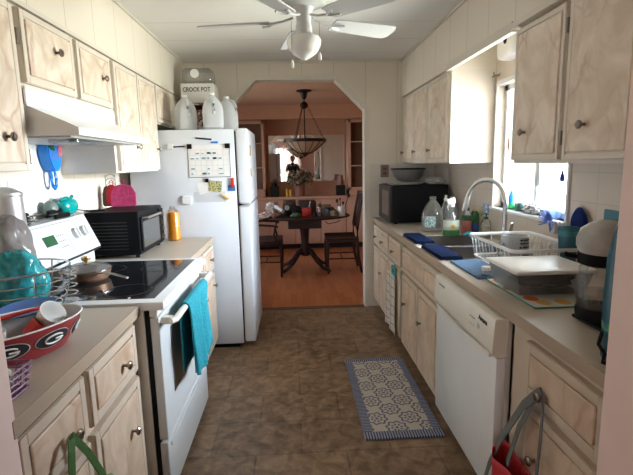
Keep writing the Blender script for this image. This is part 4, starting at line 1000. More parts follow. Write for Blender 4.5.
# ---------------------------------------------------------------- bottles by the sink
def bottle(name, c, prof, mat, label, cat='bottle', fill=None, cap=None, lab=None, sx=1., sy=1., pump=None):
    r = thing(name, c, label, cat)
    MB().lathe(c, prof, 28, sx=sx, sy=sy).build('bottle_body', mat, r, True)
    if fill: MB().lathe(c, [(q-.003 if q > .01 else q, h+.002) for q, h in fill[0]], 28, sx=sx, sy=sy).build('liquid', fill[1], r, True)
    if cap: MB().lathe(c, cap[0], 20).build('bottle_cap', cap[1], r, True)
    if lab: MB().lathe(c, [(lab[0], lab[1]), (lab[0], lab[2])], 28, sx=sx, sy=sy, cap=False).build('label', lab[3], r, True)
    return r
bottle('water_jug', (1.065, 3.44, .91), [(.075, 0), (.083, .01), (.083, .13), (.078, .15), (.055, .20), (.03, .232), (.022, .245), (.022, .258)], 'plasticclear', 'large clear plastic jug with a teal label beside the microwave', 'jug', cap=([(.025, .25), (.025, .27), (0, .271)], 'plasticclear'))
MB_l = MB(); MB_l.sheet(lambda u, v: Vector((1.065+.0845*math.cos(-2.6+1.0*u), 3.44+.0845*math.sin(-2.6+1.0*u), .95+.085*v)), 12, 2)
for o_ in [o for o in COL.objects if o.name.startswith('water_jug')]: MB_l.build('label', 'labelp', o_)
bottle('detergent_bottle', (1.195, 3.52, .91), [(.035, 0), (.038, .01), (.038, .16), (.022, .21), (.013, .225)], 'plasticclear', 'clear dish-soap bottle with white cap behind the green spray bottle', cap=([(.015, .222), (.017, .245), (.010, .25), (.010, .27), (0, .271)], 'plastic'))
r = bottle('spray_bottle', (1.13, 3.20, .91), [(.055, 0), (.062, .012), (.060, .06), (.054, .10), (.035, .14), (.020, .17), (.016, .20), (.016, .215)], 'plasticclear', 'green-filled trigger spray bottle with white nozzle behind the sink', fill=([(.0, .0), (.054, 0), (.061, .012), (.060, .055), (0, .055)], 'green'), sy=.6, lab=(.0585, .045, .115, plain('pale_label', (.62, .70, .58), .5)))
MB().box(1.075, 1.185-.01, 3.155, 3.157, .955, 1.02).bm.free()
MB().lathe((1.13, 3.163, .98), [(.016, 0), (.016, -.002), (0, -.002)], 16, ax='Y').build('sunflower_mark', 'yellow', r, True)
b = MB(); b.cyl((1.13, 3.20, 1.12), (1.13, 3.20, 1.145), .018); b.hexa([(1.10, 3.19, 1.145), (1.155, 3.19, 1.145), (1.155, 3.21, 1.145), (1.10, 3.21, 1.145), (1.095, 3.19, 1.175), (1.15, 3.19, 1.185), (1.15, 3.21, 1.185), (1.095, 3.21, 1.175)]); b.tube([(1.112, 3.20, 1.147), (1.10, 3.20, 1.12), (1.105, 3.20, 1.10)], .005, 6); b.build('trigger_head', 'plastic', r, True)
bottle('soap_bottle', (1.275, 3.28, .91), [(.038, 0), (.042, .01), (.040, .10), (.030, .15), (.016, .175)], 'plasticclear', 'bottle of red dish soap with dark green label beside the spray bottle', fill=([(0, 0), (.038, 0), (.041, .01), (.040, .095), (0, .095)], 'redliq'), cap=([(.016, .172), (.016, .19), (0, .2)], 'dgreen'), lab=(.0425, .10, .135, 'dgreen'), sy=.7)
bottle('cleaner_bottle', (1.34, 3.30, .91), [(.036, 0), (.040, .01), (.040, .11), (.034, .15), (.018, .168)], 'dgreen', 'dark green and blue detergent bottle with yellow top against the wall', cap=([(.016, .165), (.014, .18), (0, .182)], 'yellow'), lab=(.0405, .02, .075, plain('deep_blue', (.02, .06, .22), .4)), sx=.9, sy=.8)
r = bottle('soap_dispenser', (1.325, 3.06, .91), [(.03, 0), (.034, .008), (.034, .10), (.026, .125), (.014, .135)], 'plasticclear', 'pale yellow hand-soap pump bottle beside the faucet', fill=([(0, 0), (.031, 0), (.033, .008), (.033, .085), (0, .085)], 'pale'), cap=([(.014, .133), (.014, .15), (.005, .152), (.005, .175), (0, .176)], 'dgreen'))
MB().tube([(1.325, 3.06, .91+.172), (1.295, 3.05, .91+.170), (1.285, 3.048, .91+.158)], .005, 6).build('pump_nozzle', 'dgreen', r, True)
bottle('plastic_jug', (1.315, 3.72, .91), [(.055, 0), (.06, .01), (.06, .13), (.045, .18), (.02, .21), (.018, .225)], 'plasticclear', 'clear plastic jug with white cap farthest back behind the soap bottles', 'jug', cap=([(.022, .215), (.022, .24), (0, .241)], 'plastic'))
tag(MB().box(1.362, 1.379, 3.14, 3.20, 1.06, 1.15, 0, .004).build('wall_holder', splotch('blue_white_print', [(.1, .2, .5), (.6, .65, .7), (.06, .16, .45)], 60)), 'small blue and white printed pouch on the wall behind the faucet', 'pouch')
tag(MB().ball((1.245, 3.13, .930), (.045, .028, .018), 0, 3, .25, 4, 2).build('dish_scrubber', plain('aqua', (.03, .35, .38), .6), None, True), 'aqua dish sponge in front of the soap bottles', 'sponge')

# ---------------------------------------------------------------- dish rack
r = thing('dish_rack', (1.18, 2.15, .91), 'white coated wire dish rack behind the storage bin', 'dish rack')
b = MB(); RX0, RX1, RY0_, RY1_ = .985, 1.335, 1.975, 2.50
for z, g in ((.925, .02), (1.035, 0)):
    pts = []
    for (cx, cy, a0) in ((RX1-.03-g, RY1_-.03-g, 0), (RX0+.03+g, RY1_-.03-g, PI/2), (RX0+.03+g, RY0_+.03+g, PI), (RX1-.03-g, RY0_+.03+g, 1.5*PI)):
        for i in range(4): a = a0+PI/2*i/3; pts.append((cx+.03*math.cos(a), cy+.03*math.sin(a), z))
    b.tube(pts, .0065 if z > 1 else .004, 8, closed=True, flat=1.4 if z > 1 else 1)
for i in range(11):
    y = RY0_+.045+i*(RY1_-RY0_-.09)/10
    b.tube([(RX0, y, 1.035), (RX0+.02, y, .925), (RX1-.02, y, .925), (RX1, y, 1.035)], .0022, 5)
for i in range(4):
    x = RX0+.04+i*(RX1-RX0-.08)/3
    b.tube([(x, RY0_, 1.035), (x, RY0_+.02, .925)], .0022, 5); b.tube([(x, RY1_, 1.035), (x, RY1_-.02, .925)], .0022, 5)
for x in (RX0+.03, RX1-.03):
    for y in (RY0_+.05, RY1_-.05): b.cyl((x, y, .9105), (x, y, .927), .006)
b.build('wire_frame', 'plastic', r, True)
r = thing('coffee_mug', (1.10, 2.26, .93), 'pale grey mug with black printing standing in the dish rack', 'mug')
mc = (1.10, 2.18, .928)
MB().lathe(mc, [(.052, 0), (.058, .004), (.061, .148), (.057, .148), (.053, .008), (0, .006)], 32, cap=False).build('mug_body', plain('mug_grey', (.42, .42, .42), .35), r, True)
MB().tube([(mc[0]-.058, mc[1], mc[2]+.105), (mc[0]-.088, mc[1]-.0, mc[2]+.10), (mc[0]-.092, mc[1], mc[2]+.06), (mc[0]-.056, mc[1], mc[2]+.02)], .006, 8).build('mug_handle', plain('mug_grey2', (.42, .42, .42), .35), r, True)
b = MB(); random.seed(5)
for row, z in enumerate((.128, .112, .092, .070, .050)):
    for i in range(4):
        a = -1.75+.28*i+random.random()*.05; wdt = .16+.1*random.random()
        b.sheet(lambda u, v: Vector((mc[0]+0.0615*math.cos(a+wdt*u), mc[1]+0.0615*math.sin(a+wdt*u), mc[2]+z+(.008 if row != 3 else .012)*v)), 2, 1)
b.build('printed_text', 'ink', r)
def tumbler(c, r0, h, mat, label, inv=True, name='drinking_glass', cat='glass', grp='glasses in the dish rack'):
    b = MB(); b.lathe(c, [(r0, 0), (r0*.96, h*.9), (r0*.8, h), (0, h)] if inv else [(r0*.8, 0), (r0, h)], 24)
    return tag(b.build(name, mat, None, True), label, cat, grp)
tumbler((1.235, 2.33, .928), .036, .098, 'glass', 'upturned glass in the dish rack just right of the mug')
tumbler((1.235, 2.235, .928), .036, .098, 'glass', 'upturned glass in the middle of the dish rack')
tumbler((1.29, 2.15, .928), .034, .10, 'glass', 'upturned glass at the wall side of the dish rack')
tag(MB().lathe((1.19, 2.12, .928), [(.036, 0), (.040, .012), (.032, .03), (0, .033)], 24).build('small_dish', 'plastic', None, True), 'small white upturned dish in the dish rack', 'dish')
r = tag(MB().lathe((1.045, 2.02, .928), [(.030, 0), (.034, .05), (.028, .062), (.0, .066)], 24).build('baby_cup', 'plastic', None, True), 'white rounded cup at the aisle side of the dish rack', 'cup')
# mat, board, bin
tag(MB().box(.83, 1.0, 1.98, 2.36, .9105, .918, 0, .003).build('drying_mat', 'bluemat'), 'blue ribbed drying mat on the counter beside the dish rack', 'mat')
r = thing('cutting_board', (1.0, 1.8, .91), 'glass cutting board printed with fruit under the storage bin', 'cutting board')
b = MB(); b.box(.862, 1.14, 1.545, 1.972, .9115, .916, 0, .001); b.build('glass_slab', 'cardgreen', r)
MB().box(.866, 1.136, 1.549, 1.968, .916, .9166).build('fruit_print', 'fruit', r)
for i, (x, y, q, cc) in enumerate(((.905, 1.655, .034, (.62, .12, .04)), (.925, 1.60, .032, (.72, .40, .10)), (1.0, 1.60, .034, (.74, .44, .12)), (.89, 1.80, .03, (.66, .14, .05)), (.89, 1.92, .028, (.68, .2, .06)))):
    MB().lathe((x, y, .9166), [(q, 0), (q, .0004), (0, .0004)], 20, sx=.8).build('printed_fruit', plain('fruit%d' % i, cc, .15), r)
r = thing('storage_bin', (1.01, 1.81, .917), 'clear storage bin with white lid standing on the glass cutting board', 'storage bin')
bx0, bx1, by0, by1 = .862, 1.165, 1.675, 1.945
b = MB(); g = .018
b.hexa([(bx0+g, by0+g, .918), (bx1-g, by0+g, .918), (bx1-g, by1-g, .918), (bx0+g, by1-g, .918), (bx0, by0, 1.005), (bx1, by0, 1.005), (bx1, by1, 1.005), (bx0, by1, 1.005)]); b.build('bin_body', 'frost', r)
MB().box(bx0-.012, bx1+.012, by0-.012, by1+.012, 1.005, 1.020, 0, .006, 3).build('bin_lid', 'plastic', r, True)
tag(MB().ball((1.02, 1.80, .958), (.12, .10, .034), 0, 4, .3, 6, 7).build('packed_food', plain('dark_food', (.035, .028, .03), .5), None, True), 'dark food packets visible inside the clear storage bin', 'food')
r = thing('pill_bottle', (.875, 2.0, .918), 'small clear jar with white cap on the blue mat', 'jar')
MB().lathe((.885, 2.02, .918), [(.020, 0), (.022, .004), (.022, .022), (.016, .028)], 20).build('jar_body', 'plasticclear', r, True); MB().lathe((.885, 2.02, .918), [(.022, .026), (.022, .042), (.0, .044)], 20).build('jar_cap', 'plastic', r, True)

# ---------------------------------------------------------------- coffee maker / carafe
cc = (.985, 1.38, .91)
r = thing('coffee_press', cc, 'glass coffee carafe with black base and domed grey top on a black plate', 'coffee maker')
MB().box(.945, 1.12, 1.27, 1.46, .9105, .922, 0, .005).build('warming_plate', 'black', r, True)
MB().lathe(cc, [(.0, .012), (.050, .012), (.066, .022), (.070, .05), (.066, .062)], 36).build('black_base', 'black', r, True)
MB().lathe(cc, [(.066, .062), (.070, .09), (.070, .15), (.064, .19), (.058, .205)], 36, cap=False).build('glass_body', 'glass', r, True)
MB().lathe(cc, [(.062, .06), (.066, .088), (.066, .11), (0, .11)], 36).build('contents', 'tglass', r, True)
MB().lathe(cc, [(.058, .20), (.070, .205), (.073, .225), (.071, .24)], 36).build('black_collar', 'black', r, True)
MB().tube([(cc[0]-.06, cc[1]+.03, .91+.222), (cc[0]-.085, cc[1]+.04, .91+.226), (cc[0]-.10, cc[1]+.045, .91+.232)], [.006, .007, .008], 8).build('spout_lever', 'black', r, True)
MB().lathe((cc[0]+.01, cc[1], cc[2]), [(.076, .24), (.086, .26), (.087, .285), (.076, .315), (.050, .335), (.018, .344), (0, .345)], 36).build('domed_top', 'copan', r, True)
MB().tube([(cc[0]+.065, cc[1]-.03, .91+.21), (cc[0]+.11, cc[1]-.05, .91+.20), (cc[0]+.115, cc[1]-.05, .91+.12), (cc[0]+.07, cc[1]-.03, .91+.08)], .010, 8).build('carafe_handle', 'black', r, True)
# teal cup, navy round, brush near wall
r = thing('travel_cup', (1.275, 2.03, .928), 'teal tapered cup standing in the dish rack by the wall', 'cup')
MB().lathe((1.275, 2.03, .928), [(.03, 0), (.033, .01), (.045, .19), (.048, .205), (.043, .203), (.030, .012), (0, .01)], 28).build('cup_body', 'bluewrap', r, True)
MB().lathe((1.275, 2.03, .928), [(.0445, .165), (.0475, .19)], 28, cap=False).build('cup_band', plain('teal_band', (.02, .2, .24), .4), r, True)
r = tag(MB().lathe((1.360, 2.09, 1.135), [(.0, -.012), (.05, -.012), (.062, 0), (.05, .012), (0, .014)], 32, ax='X', sy=1.35).build('round_trivet', 'royal', None, True), 'dark navy round oven pad leaning on the wall behind the teal cup', 'trivet')
r.location.z -= .0
tag(MB().box(1.345, 1.375, 2.165, 2.20, .911, 1.09, 0, .01).build('bud_holder', 'royal', None, True), 'dark blue upright block beneath the navy round pad', 'holder')
r = thing('dish_brush', (1.34, 2.22, 1.08), 'blue and white bristled dish brush on the wall below the window', 'brush')
b = MB()
for i in range(20):
    a = 1.35*PI*i/19-.35; b.tube([(1.315, 2.275+.012*math.cos(a), 1.125+.012*math.sin(a)), (1.300, 2.275+.066*math.cos(a), 1.125+.064*math.sin(a))], [.004, .003], 5)
b.build('bristles', plain('bristle_blue', (.03, .08, .32), .5), r); MB().lathe((1.333, 2.25, 1.10), [(.030, -.012), (.034, 0), (.030, .012), (0, .014)], 20, ax='X', sy=1.1).build('brush_head', 'lightgrey', r, True)
MB().tube([(1.340, 2.255, 1.08), (1.345, 2.225, 1.06), (1.348, 2.19, 1.045), (1.36, 2.16, 1.05)], .006, 8).build('brush_handle', 'lightgrey', r, True)
r = thing('wall_caddy', (1.36, 1.70, 1.16), 'teal plate-like holder fixed to the right wall above the coffee carafe', 'holder')
MB().box(1.365, 1.3795, 1.80, 1.93, 1.175, 1.225, 0, .003).build('upper_plate', plain('slate_teal', (.03, .16, .22), .45), r); MB().box(1.352, 1.3795, 1.80, 1.86, 1.12, 1.175, 0, .003).build('lower_pocket', plain('slate_dark', (.02, .07, .12), .45), r)
r = thing('drink_pouch', (.86, 1.10, .91), 'tall blue plastic-wrapped pack with a dark cord standing beside the right doorway post', 'pack')
b = MB(); b.lathe((.868, 1.10, .91), [(.055, 0), (.062, .01), (.066, .14), (.064, .28), (.050, .36), (.02, .415), (0, .42)], 32, sx=.85); b.build('wrapped_body', 'bluewrap', r, True)
b = MB(); b.lathe((.868, 1.10, .91), [(.058, .025), (.0635, .085), (.065, .11)], 32, sx=.86, cap=False); b.build('printed_band', splotch('pack_print', [(.03, .12, .25), (.05, .35, .1), (.1, .3, .4), (.05, .15, .3)], 25), r, True)
MB().tube([(.815, 1.12, .99), (.800, 1.11, .96), (.812, 1.10, .935), (.800, 1.09, .918), (.83, 1.04, .915)], .005, 8).build('dark_cord', 'black', r, True)
tag(MB().tube([(.865, 1.19, .9165), (.89, 1.20, .9165), (.925, 1.195, .9165)], [.003, .006, .005], 8, flat=.5).build('wooden_stick', plain('peach_wood', (.62, .33, .15), .6), None, True), 'short tan wooden stick on the counter in front of the black plate', 'stick')

# ---------------------------------------------------------------- window sill things
zs = WZ0
def sill(name, prof, x, y, mat, label, cat, **k): return tag(MB().lathe((x, y, zs), prof, 24, **k).build(name, mat, None, True), label, cat)
r = thing('lotion_bottle', (1.40, 2.86, zs), 'small blue and green bottle at the left end of the window sill', 'bottle')
MB().lathe((1.40, 2.86, zs), [(.018, 0), (.02, .004), (.02, .045), (.0, .045)], 20).build('lower_half', plain('bright_green', (.03, .4, .12), .4), r, True); MB().lathe((1.40, 2.86, zs), [(.02, .045), (.02, .085), (.012, .10), (.010, .12), (0, .12)], 20).build('upper_half', 'blue', r, True)
sill('votive_cup', [(.022, 0), (.028, .05), (.024, .05), (.018, .006), (0, .006)], 1.40, 2.755, plain('bottle_green', (.05, .12, .10), .3), 'dull green small cup on the window sill beside the lotion bottle', 'cup')
tag(MB().ball((1.40, 2.60, zs+.028), (.035, .075, .032), 0, 4, .5, 6, 3).build('shell_ornament', splotch('speckled_white', [(.7, .7, .72), (.4, .42, .46), (.75, .75, .78), (.15, .15, .18)], 60), None, True), 'speckled white ornament in the middle of the window sill', 'ornament')
sill('tin_cup', [(.02, 0), (.022, .04), (0, .041)], 1.40, 2.475, plain('slate_blue', (.16, .20, .28), .5), 'slate blue small cup right of the speckled ornament', 'cup')
sill('glass_bowl', [(.028, 0), (.042, .012), (.058, .045), (.05, .062), (.046, .058), (.052, .044), (.038, .015), (0, .008)], 1.395, 2.37, 'paleblue', 'pale blue glass bowl at the right end of the window sill', 'bowl', sx=.75)
def hang(name, y, z, h, mat, label, cat, shape, x=1.425, ztop=None):
    r = thing(name, (x, y, z), label, cat)
    MB().lathe((x, y, z), shape, 18, sx=.4).build('pendant', mat, r, True)
    MB().tube([(x, y, z+h), (x, y, ztop or WZ1-.036)], .0012, 5).build('thread', 'grey', r)
hang('suncatcher', 2.36, 1.325, .065, 'royal', 'dark blue drop-shaped suncatcher hanging in the window', 'suncatcher', [(0, 0), (.018, .004), (.022, .02), (.012, .045), (.004, .065)])
hang('glass_chime', 2.60, 1.29, .14, plain('pale_chime', (.45, .5, .48), .3), 'long pale ornament hanging at the middle of the window', 'ornament', [(0, 0), (.02, .003), (.03, .02), (.015, .12), (.004, .14)])
hang('bird_ornament', 2.99, 1.50, .11, 'terracotta', 'orange-brown small ornament hanging at the left of the window', 'ornament', [(0, 0), (.012, .01), (.018, .04), (.010, .08), (.003, .11)])
r = thing('wall_device', (1.30, 2.86, 2.08), 'white rounded device with a black round spot mounted high above the window', 'wall device')
b = MB(); b.box(1.265, XR-.001, 2.69, 2.89, 2.045, 2.20, 0, .035, 4); b.build('device_body', 'plastic', r, True)
MB().lathe((1.266, 2.755, 2.14), [(.020, .0), (.020, -.004), (0, -.005)], 20, ax='X').build('round_spot', 'black', r, True)
r = thing('curtain_hook', (1.36, 3.05, 1.99), 'small metal curtain rod bracket above the window corner', 'hook')
MB().tube([(XR, 3.07, 2.0), (1.345, 3.07, 2.0), (1.34, 3.07, 2.02)], .004, 6).build('bracket_arm', 'nickel', r, True); MB().tube([(1.345, 3.10, 1.995), (1.345, 2.98, 1.995)], .004, 6).build('rod_stub', 'nickel', r, True)

# ---------------------------------------------------------------- checked dish towel on right cabinets
def tow(u, v):
    return Vector((.750+.006*math.sin(u*14)*(.3+v)-.006*u, 3.34+.36*u*(.80+.2*v), .565-.46*v+.02*math.sin(u*3)))
m = MB(); m.sheet(tow, 30, 24)
r = thing('dish_towel', (.755, 3.48, .15), 'white and brown checked dish towel hanging on the right base cabinet knob', 'towel')
m.build('towel_cloth', 'towelchk', r, True, .005)
m = MB(); m.sheet(lambda u, v: Vector((.757+.008*math.sin(u*9), 3.36+.14*u+(1-v)*.0, .565+.075*v)) if True else 0, 10, 4)
m.build('towel_top', plain('aqua_knit', (.06, .38, .36), .9), r, True, .006)
MB().tube([(.76, 3.42, .62), (.752, 3.405, .645), (.768, 3.42, .66), (.768, 3.435, .645), (.76, 3.425, .62)], .004, 6).build('hanging_loop', plain('aqua_loop', (.06, .38, .36), .9), r, True)

# ---------------------------------------------------------------- rug
m = MB(); m.box(-.215, .215, -.495, .495, 0, .014, 0, .006); o = m.build('kitchen_rug', 'rug')
o.location = (.552, 2.665, .0005); tag(o, 'cream kitchen mat with blue medallions and striped border on the brown floor', 'rug')

# ---------------------------------------------------------------- red bag on right knob
r = thing('shopping_bag', (.70, 1.36, .1), 'red fabric bag with grey straps hanging from the near right drawer knob', 'bag')
b = MB()
strap(b, [(.70, 1.55, .20), (.71, 1.53, .30), (.725, 1.48, .44), (.745, 1.37, .64), (.760, 1.315, .71), (.763, 1.30, .722)], (.25, .7, .45), .018)
strap(b, [(.763, 1.30, .722), (.757, 1.315, .70), (.735, 1.37, .56), (.715, 1.40, .40)], (.1, 1, .15), .012)
strap(b, [(.763, 1.30, .722), (.762, 1.285, .718), (.750, 1.265, .60), (.735, 1.25, .47), (.72, 1.235, .36)], (.2, 1, -.1), .009)
b.build('strap', 'greyst', r)
b = MB(); b.sheet(bagfn(1.27, 1.50, .685, .765, .06, .41, 2), 44, 14); b.build('bag_body', 'redbag', r, True, .003)

# ---------------------------------------------------------------- dining room: built-in hutch
r = thing('buffet_cabinet', (.17, 7.9, 0), 'built-in buffet base, pink light painted into its colour, along the dining room far wall', 'cabinet')
MB().box(-1.78, 1.78, 7.66, YB-.002, .09, .86).build('cabinet_body', 'dtrim', r); MB().box(-1.78, 1.78, 7.70, YB-.002, 0, .09).build('toe_kick', 'gap', r)
MB().box(-1.78, 1.78, 7.62, YB-.002, .86, .895, 0, .004).build('buffet_top', 'dtrim', r)
for i in range(8):
    y = 7.66; x0 = -1.72+i*.435; d_ = MB(); d_.box(x0, x0+.415, y-.018, y, .12, .83, 0, .003); d_.box(x0+.05, x0+.365, y-.022, y-.018, .17, .78, 0, .003)
    do = d_.build('door', 'dtrim', r); MB().lathe((x0+(.38 if i % 2 == 0 else .035), y-.018, .60), [(.006, 0), (.012, -.012), (0, -.02)], 12, ax='Y').build('knob', 'nickel', do, True)
def hutch(x0, x1, label, inner):
    r = thing('display_cabinet', ((x0+x1)/2, 7.9, .895), label, 'display cabinet')
    b = MB(); b.box(x0, x0+.02, 7.76, YB-.002, .897, 2.168); b.box(x1-.02, x1, 7.76, YB-.002, .897, 2.168); b.box(x0, x1, YB-.02, YB-.002, .897, 2.168); b.box(x0, x1, 7.76, YB-.002, 2.15, 2.168); b.box(x0, x1, 7.76, YB-.002, .897, .985)
    b.build('cabinet_case', 'dtrim', r)
    for z in (1.38, 1.78): MB().box(x0+.02, x1-.02, 7.80, YB-.02, z, z+.018).build('shelf', 'dtrim', r)
    n_ = 2; w_ = (x1-x0)/n_
    for i in range(n_):
        a, c_ = x0+i*w_+.003, x0+(i+1)*w_-.003; b = MB(); q = .045
        b.box(a, a+q, 7.735, 7.757, .985, 2.15, 0, .002); b.box(c_-q, c_, 7.735, 7.757, .985, 2.15, 0, .002); b.box(a, c_, 7.735, 7.757, .985, 1.03, 0, .002); b.box(a, c_, 7.735, 7.757, 2.105, 2.15, 0, .002)
        for z in (1.38, 1.78): b.box(a, c_, 7.738, 7.755, z, z+.02)
        do = b.build('glass_door', 'dtrim', r); MB().box(a+q, c_-q, 7.744, 7.747, 1.03, 2.105).build('pane', 'cabglass', do)
hutch(.93, 1.78, 'glass-fronted display cabinet at the right of the dining room wall', 1)
hutch(-1.50, -.47, 'glass-fronted display cabinet at the left of the dining room wall', -1)
r = thing('wall_mirror', (.27, YB-.02, 1.08), 'large frameless mirror on the dining room back wall above the buffet', 'mirror')
MB().box(-.42, .90, YB-.014, YB-.006, 1.14, 1.93).build('mirror_glass', 'mirror', r); 
b = MB(); 
for a in ((-.435, -.42, 1.125, 1.945), (.90, .915, 1.125, 1.945), (-.42, .90, 1.125, 1.14), (-.42, .90, 1.93, 1.945)): b.box(a[0], a[1], YB-.02, YB-.002, a[2], a[3])
b.build('mirror_frame', 'dtrim', r)
BZt = .8955
r = thing('flower_arrangement', (.10, 7.82, BZt), 'dried flower bouquet in a brown glass pot in the middle of the buffet', 'flowers')
MB().lathe((.10, 7.82, BZt), [(.075, 0), (.08, .005), (.095, .20), (.09, .20), (.075, .01), (0, .01)], 28).build('pot', 'terracotta', r, True)
b = MB(); random.seed(11)
for i in range(70):
    a = random.random()*2*PI; q = random.random()**.6*.22; h = .20+random.random()*.30*(1-q*1.8)
    b.ball((.10+q*math.cos(a), 7.82+q*.6*math.sin(a), BZt+h), .018+random.random()*.022, 0, 1, .5, 4, i)
b.build('blooms', 'leaf', r)['kind'] = 'stuff'
b = MB()
for i in range(12):
    a = i*.55; b.tube([(.10, 7.82, BZt+.02), (.10+.05*math.cos(a), 7.82+.04*math.sin(a), BZt+.2), (.10+.17*math.cos(a), 7.82+.1*math.sin(a), BZt+.36)], .004, 5)
b.build('stems', 'dgreen', r)
for x, h, lb in ((-.115, .13, 'left yellow pillar candle on the buffet'), (-.055, .115, 'right yellow pillar candle on the buffet')):
    r = thing('pillar_candle', (x, 7.78, BZt), lb, 'candle', 'yellow candles on the buffet')
    MB().lathe((x, 7.78, BZt), [(.026, 0), (.026, h), (0, h-.004)], 18).build('wax', 'yellow', r, True); MB().cyl((x, 7.78, BZt+h-.005), (x, 7.78, BZt+h+.012), .0015).build('wick', 'ink', r)
def lantern(x, label, shade):
    r = thing('table_lantern', (x, 7.80, BZt), label, 'lantern')
    MB().box(x-.075, x+.075, 7.73, 7.87, BZt, BZt+.17, 0, .006).build('lantern_base', 'gap', r)
    if shade: MB().lathe((x, 7.80, BZt+.17), [(.02, 0), (.06, .01), (.045, .17), (.04, .17)], 4).build('lantern_shade', 'terracotta', r)
    else:
        b = MB(); b.lathe((x, 7.80, BZt+.17), [(.05, 0), (.045, .05), (.03, .06), (.03, .075)], 16); b.tube([(x-.03, 7.80, BZt+.235), (x-.03, 7.80, BZt+.27), (x, 7.80, BZt+.285), (x+.03, 7.80, BZt+.27), (x+.03, 7.80, BZt+.235)], .005, 6); b.build('lantern_top', 'gap', r, True)
lantern(-.33, 'dark square lantern on the buffet left of the candles', False)
lantern(.80, 'dark boxy lamp with brown shade on the buffet by the right cabinet', True)

# pendant lamp
lx, ly = .165, 6.15
r = thing('pendant_lamp', (lx, ly, CEIL), 'bronze chain-hung stained glass bowl pendant in the dining room', 'pendant lamp')
MB().lathe((lx, ly, 0), [(.10, CEIL-.001), (.10, CEIL-.015), (.05, CEIL-.03), (.035, CEIL-.09), (.02, CEIL-.115), (.008, CEIL-.12)], 28).build('ceiling_canopy', 'bronze', r, True)
MB().cyl((lx, ly, CEIL-.11), (lx, ly, 1.74), .008).build('stem', 'bronze', r)
MB().lathe((lx, ly, 0), [(.01, 2.25), (.045, 2.225), (.055, 2.20), (.045, 2.175), (.02, 2.155)], 20).build('hub', 'bronze', r, True)
for i in range(3):
    a = math.radians(90+120*i+28); A = Vector((lx+.04*math.cos(a), ly+.04*math.sin(a), 2.19)); B = Vector((lx+.255*math.cos(a), ly+.255*math.sin(a), 1.755)); b = MB()
    for k in range(17):
        p = A.lerp(B, (k+.5)/17); d_ = (B-A).normalized(); s_ = d_.cross(Vector((0, 0, 1))).normalized(); n_ = s_ if k % 2 else d_.cross(s_)
        b.tube([p+d_*.016*math.cos(t_)+n_*.009*math.sin(t_) for t_ in [j*PI/4 for j in range(8)]], .0028, 4, closed=True)
    b.build('chain', 'bronze', r)
bw = MB().lathe((lx, ly, 0), [(.272, 1.735), (.18, 1.65), (.085, 1.585), (.03, 1.57)], 24, cap=False).build('glass_bowl', 'shade', r)
b = MB()
for i in range(16):
    a = 2*PI*i/16; b.tube([(lx+q*math.cos(a), ly+q*math.sin(a), z-.002) for q, z in ((.275, 1.735), (.182, 1.648), (.086, 1.583))], .004, 5)
b.build('leading', 'bronze', bw)
MB().lathe((lx, ly, 0), [(.272, 1.725), (.285, 1.728), (.285, 1.765), (.272, 1.765)], 36, cap=False).build('bowl_rim', 'bronze', r, True)
MB().lathe((lx, ly, 0), [(0, 1.535), (.012, 1.54), (.02, 1.555), (.05, 1.568), (.095, 1.585), (.09, 1.592), (.03, 1.58)], 24).build('finial', 'bronze', r, True)

# dining table
r = thing('dining_table', (.12, 6.15, 0), 'dark wood pedestal dining table with splayed feet', 'table')
tx, ty = .13, 6.12
MB().lathe((tx, ty, 0), [(.0, .728), (.58, .728), (.605, .735), (.61, .745), (.60, .755), (0, .755)], 48, sx=1.02, sy=.72).build('tabletop', 'mahog', r, True)
MB().box(tx-.22, tx+.22, ty-.22, ty+.22, .60, .728, 0, .004).build('apron', 'mahog', r)
MB().lathe((tx, ty, 0), [(.05, .20), (.075, .22), (.085, .26), (.06, .30), (.05, .34), (.055, .45), (.062, .55), (.09, .60)], 24).build('pedestal', 'mahog', r, True)
for sx, sy in ((-1, -.55), (1, -.55), (-1, .75), (1, .75)):
    b = MB(); b.tube([(tx+sx*.03, ty+sy*.03, .30), (tx+sx*.09, ty+sy*.09, .24), (tx+sx*.16, ty+sy*.17, .13), (tx+sx*.24, ty+sy*.27, .05), (tx+sx*.30, ty+sy*.34, .022), (tx+sx*.33, ty+sy*.37, .022)], [.03, .032, .028, .024, .022, .018], 10); b.build('leg', 'mahog', r, True)
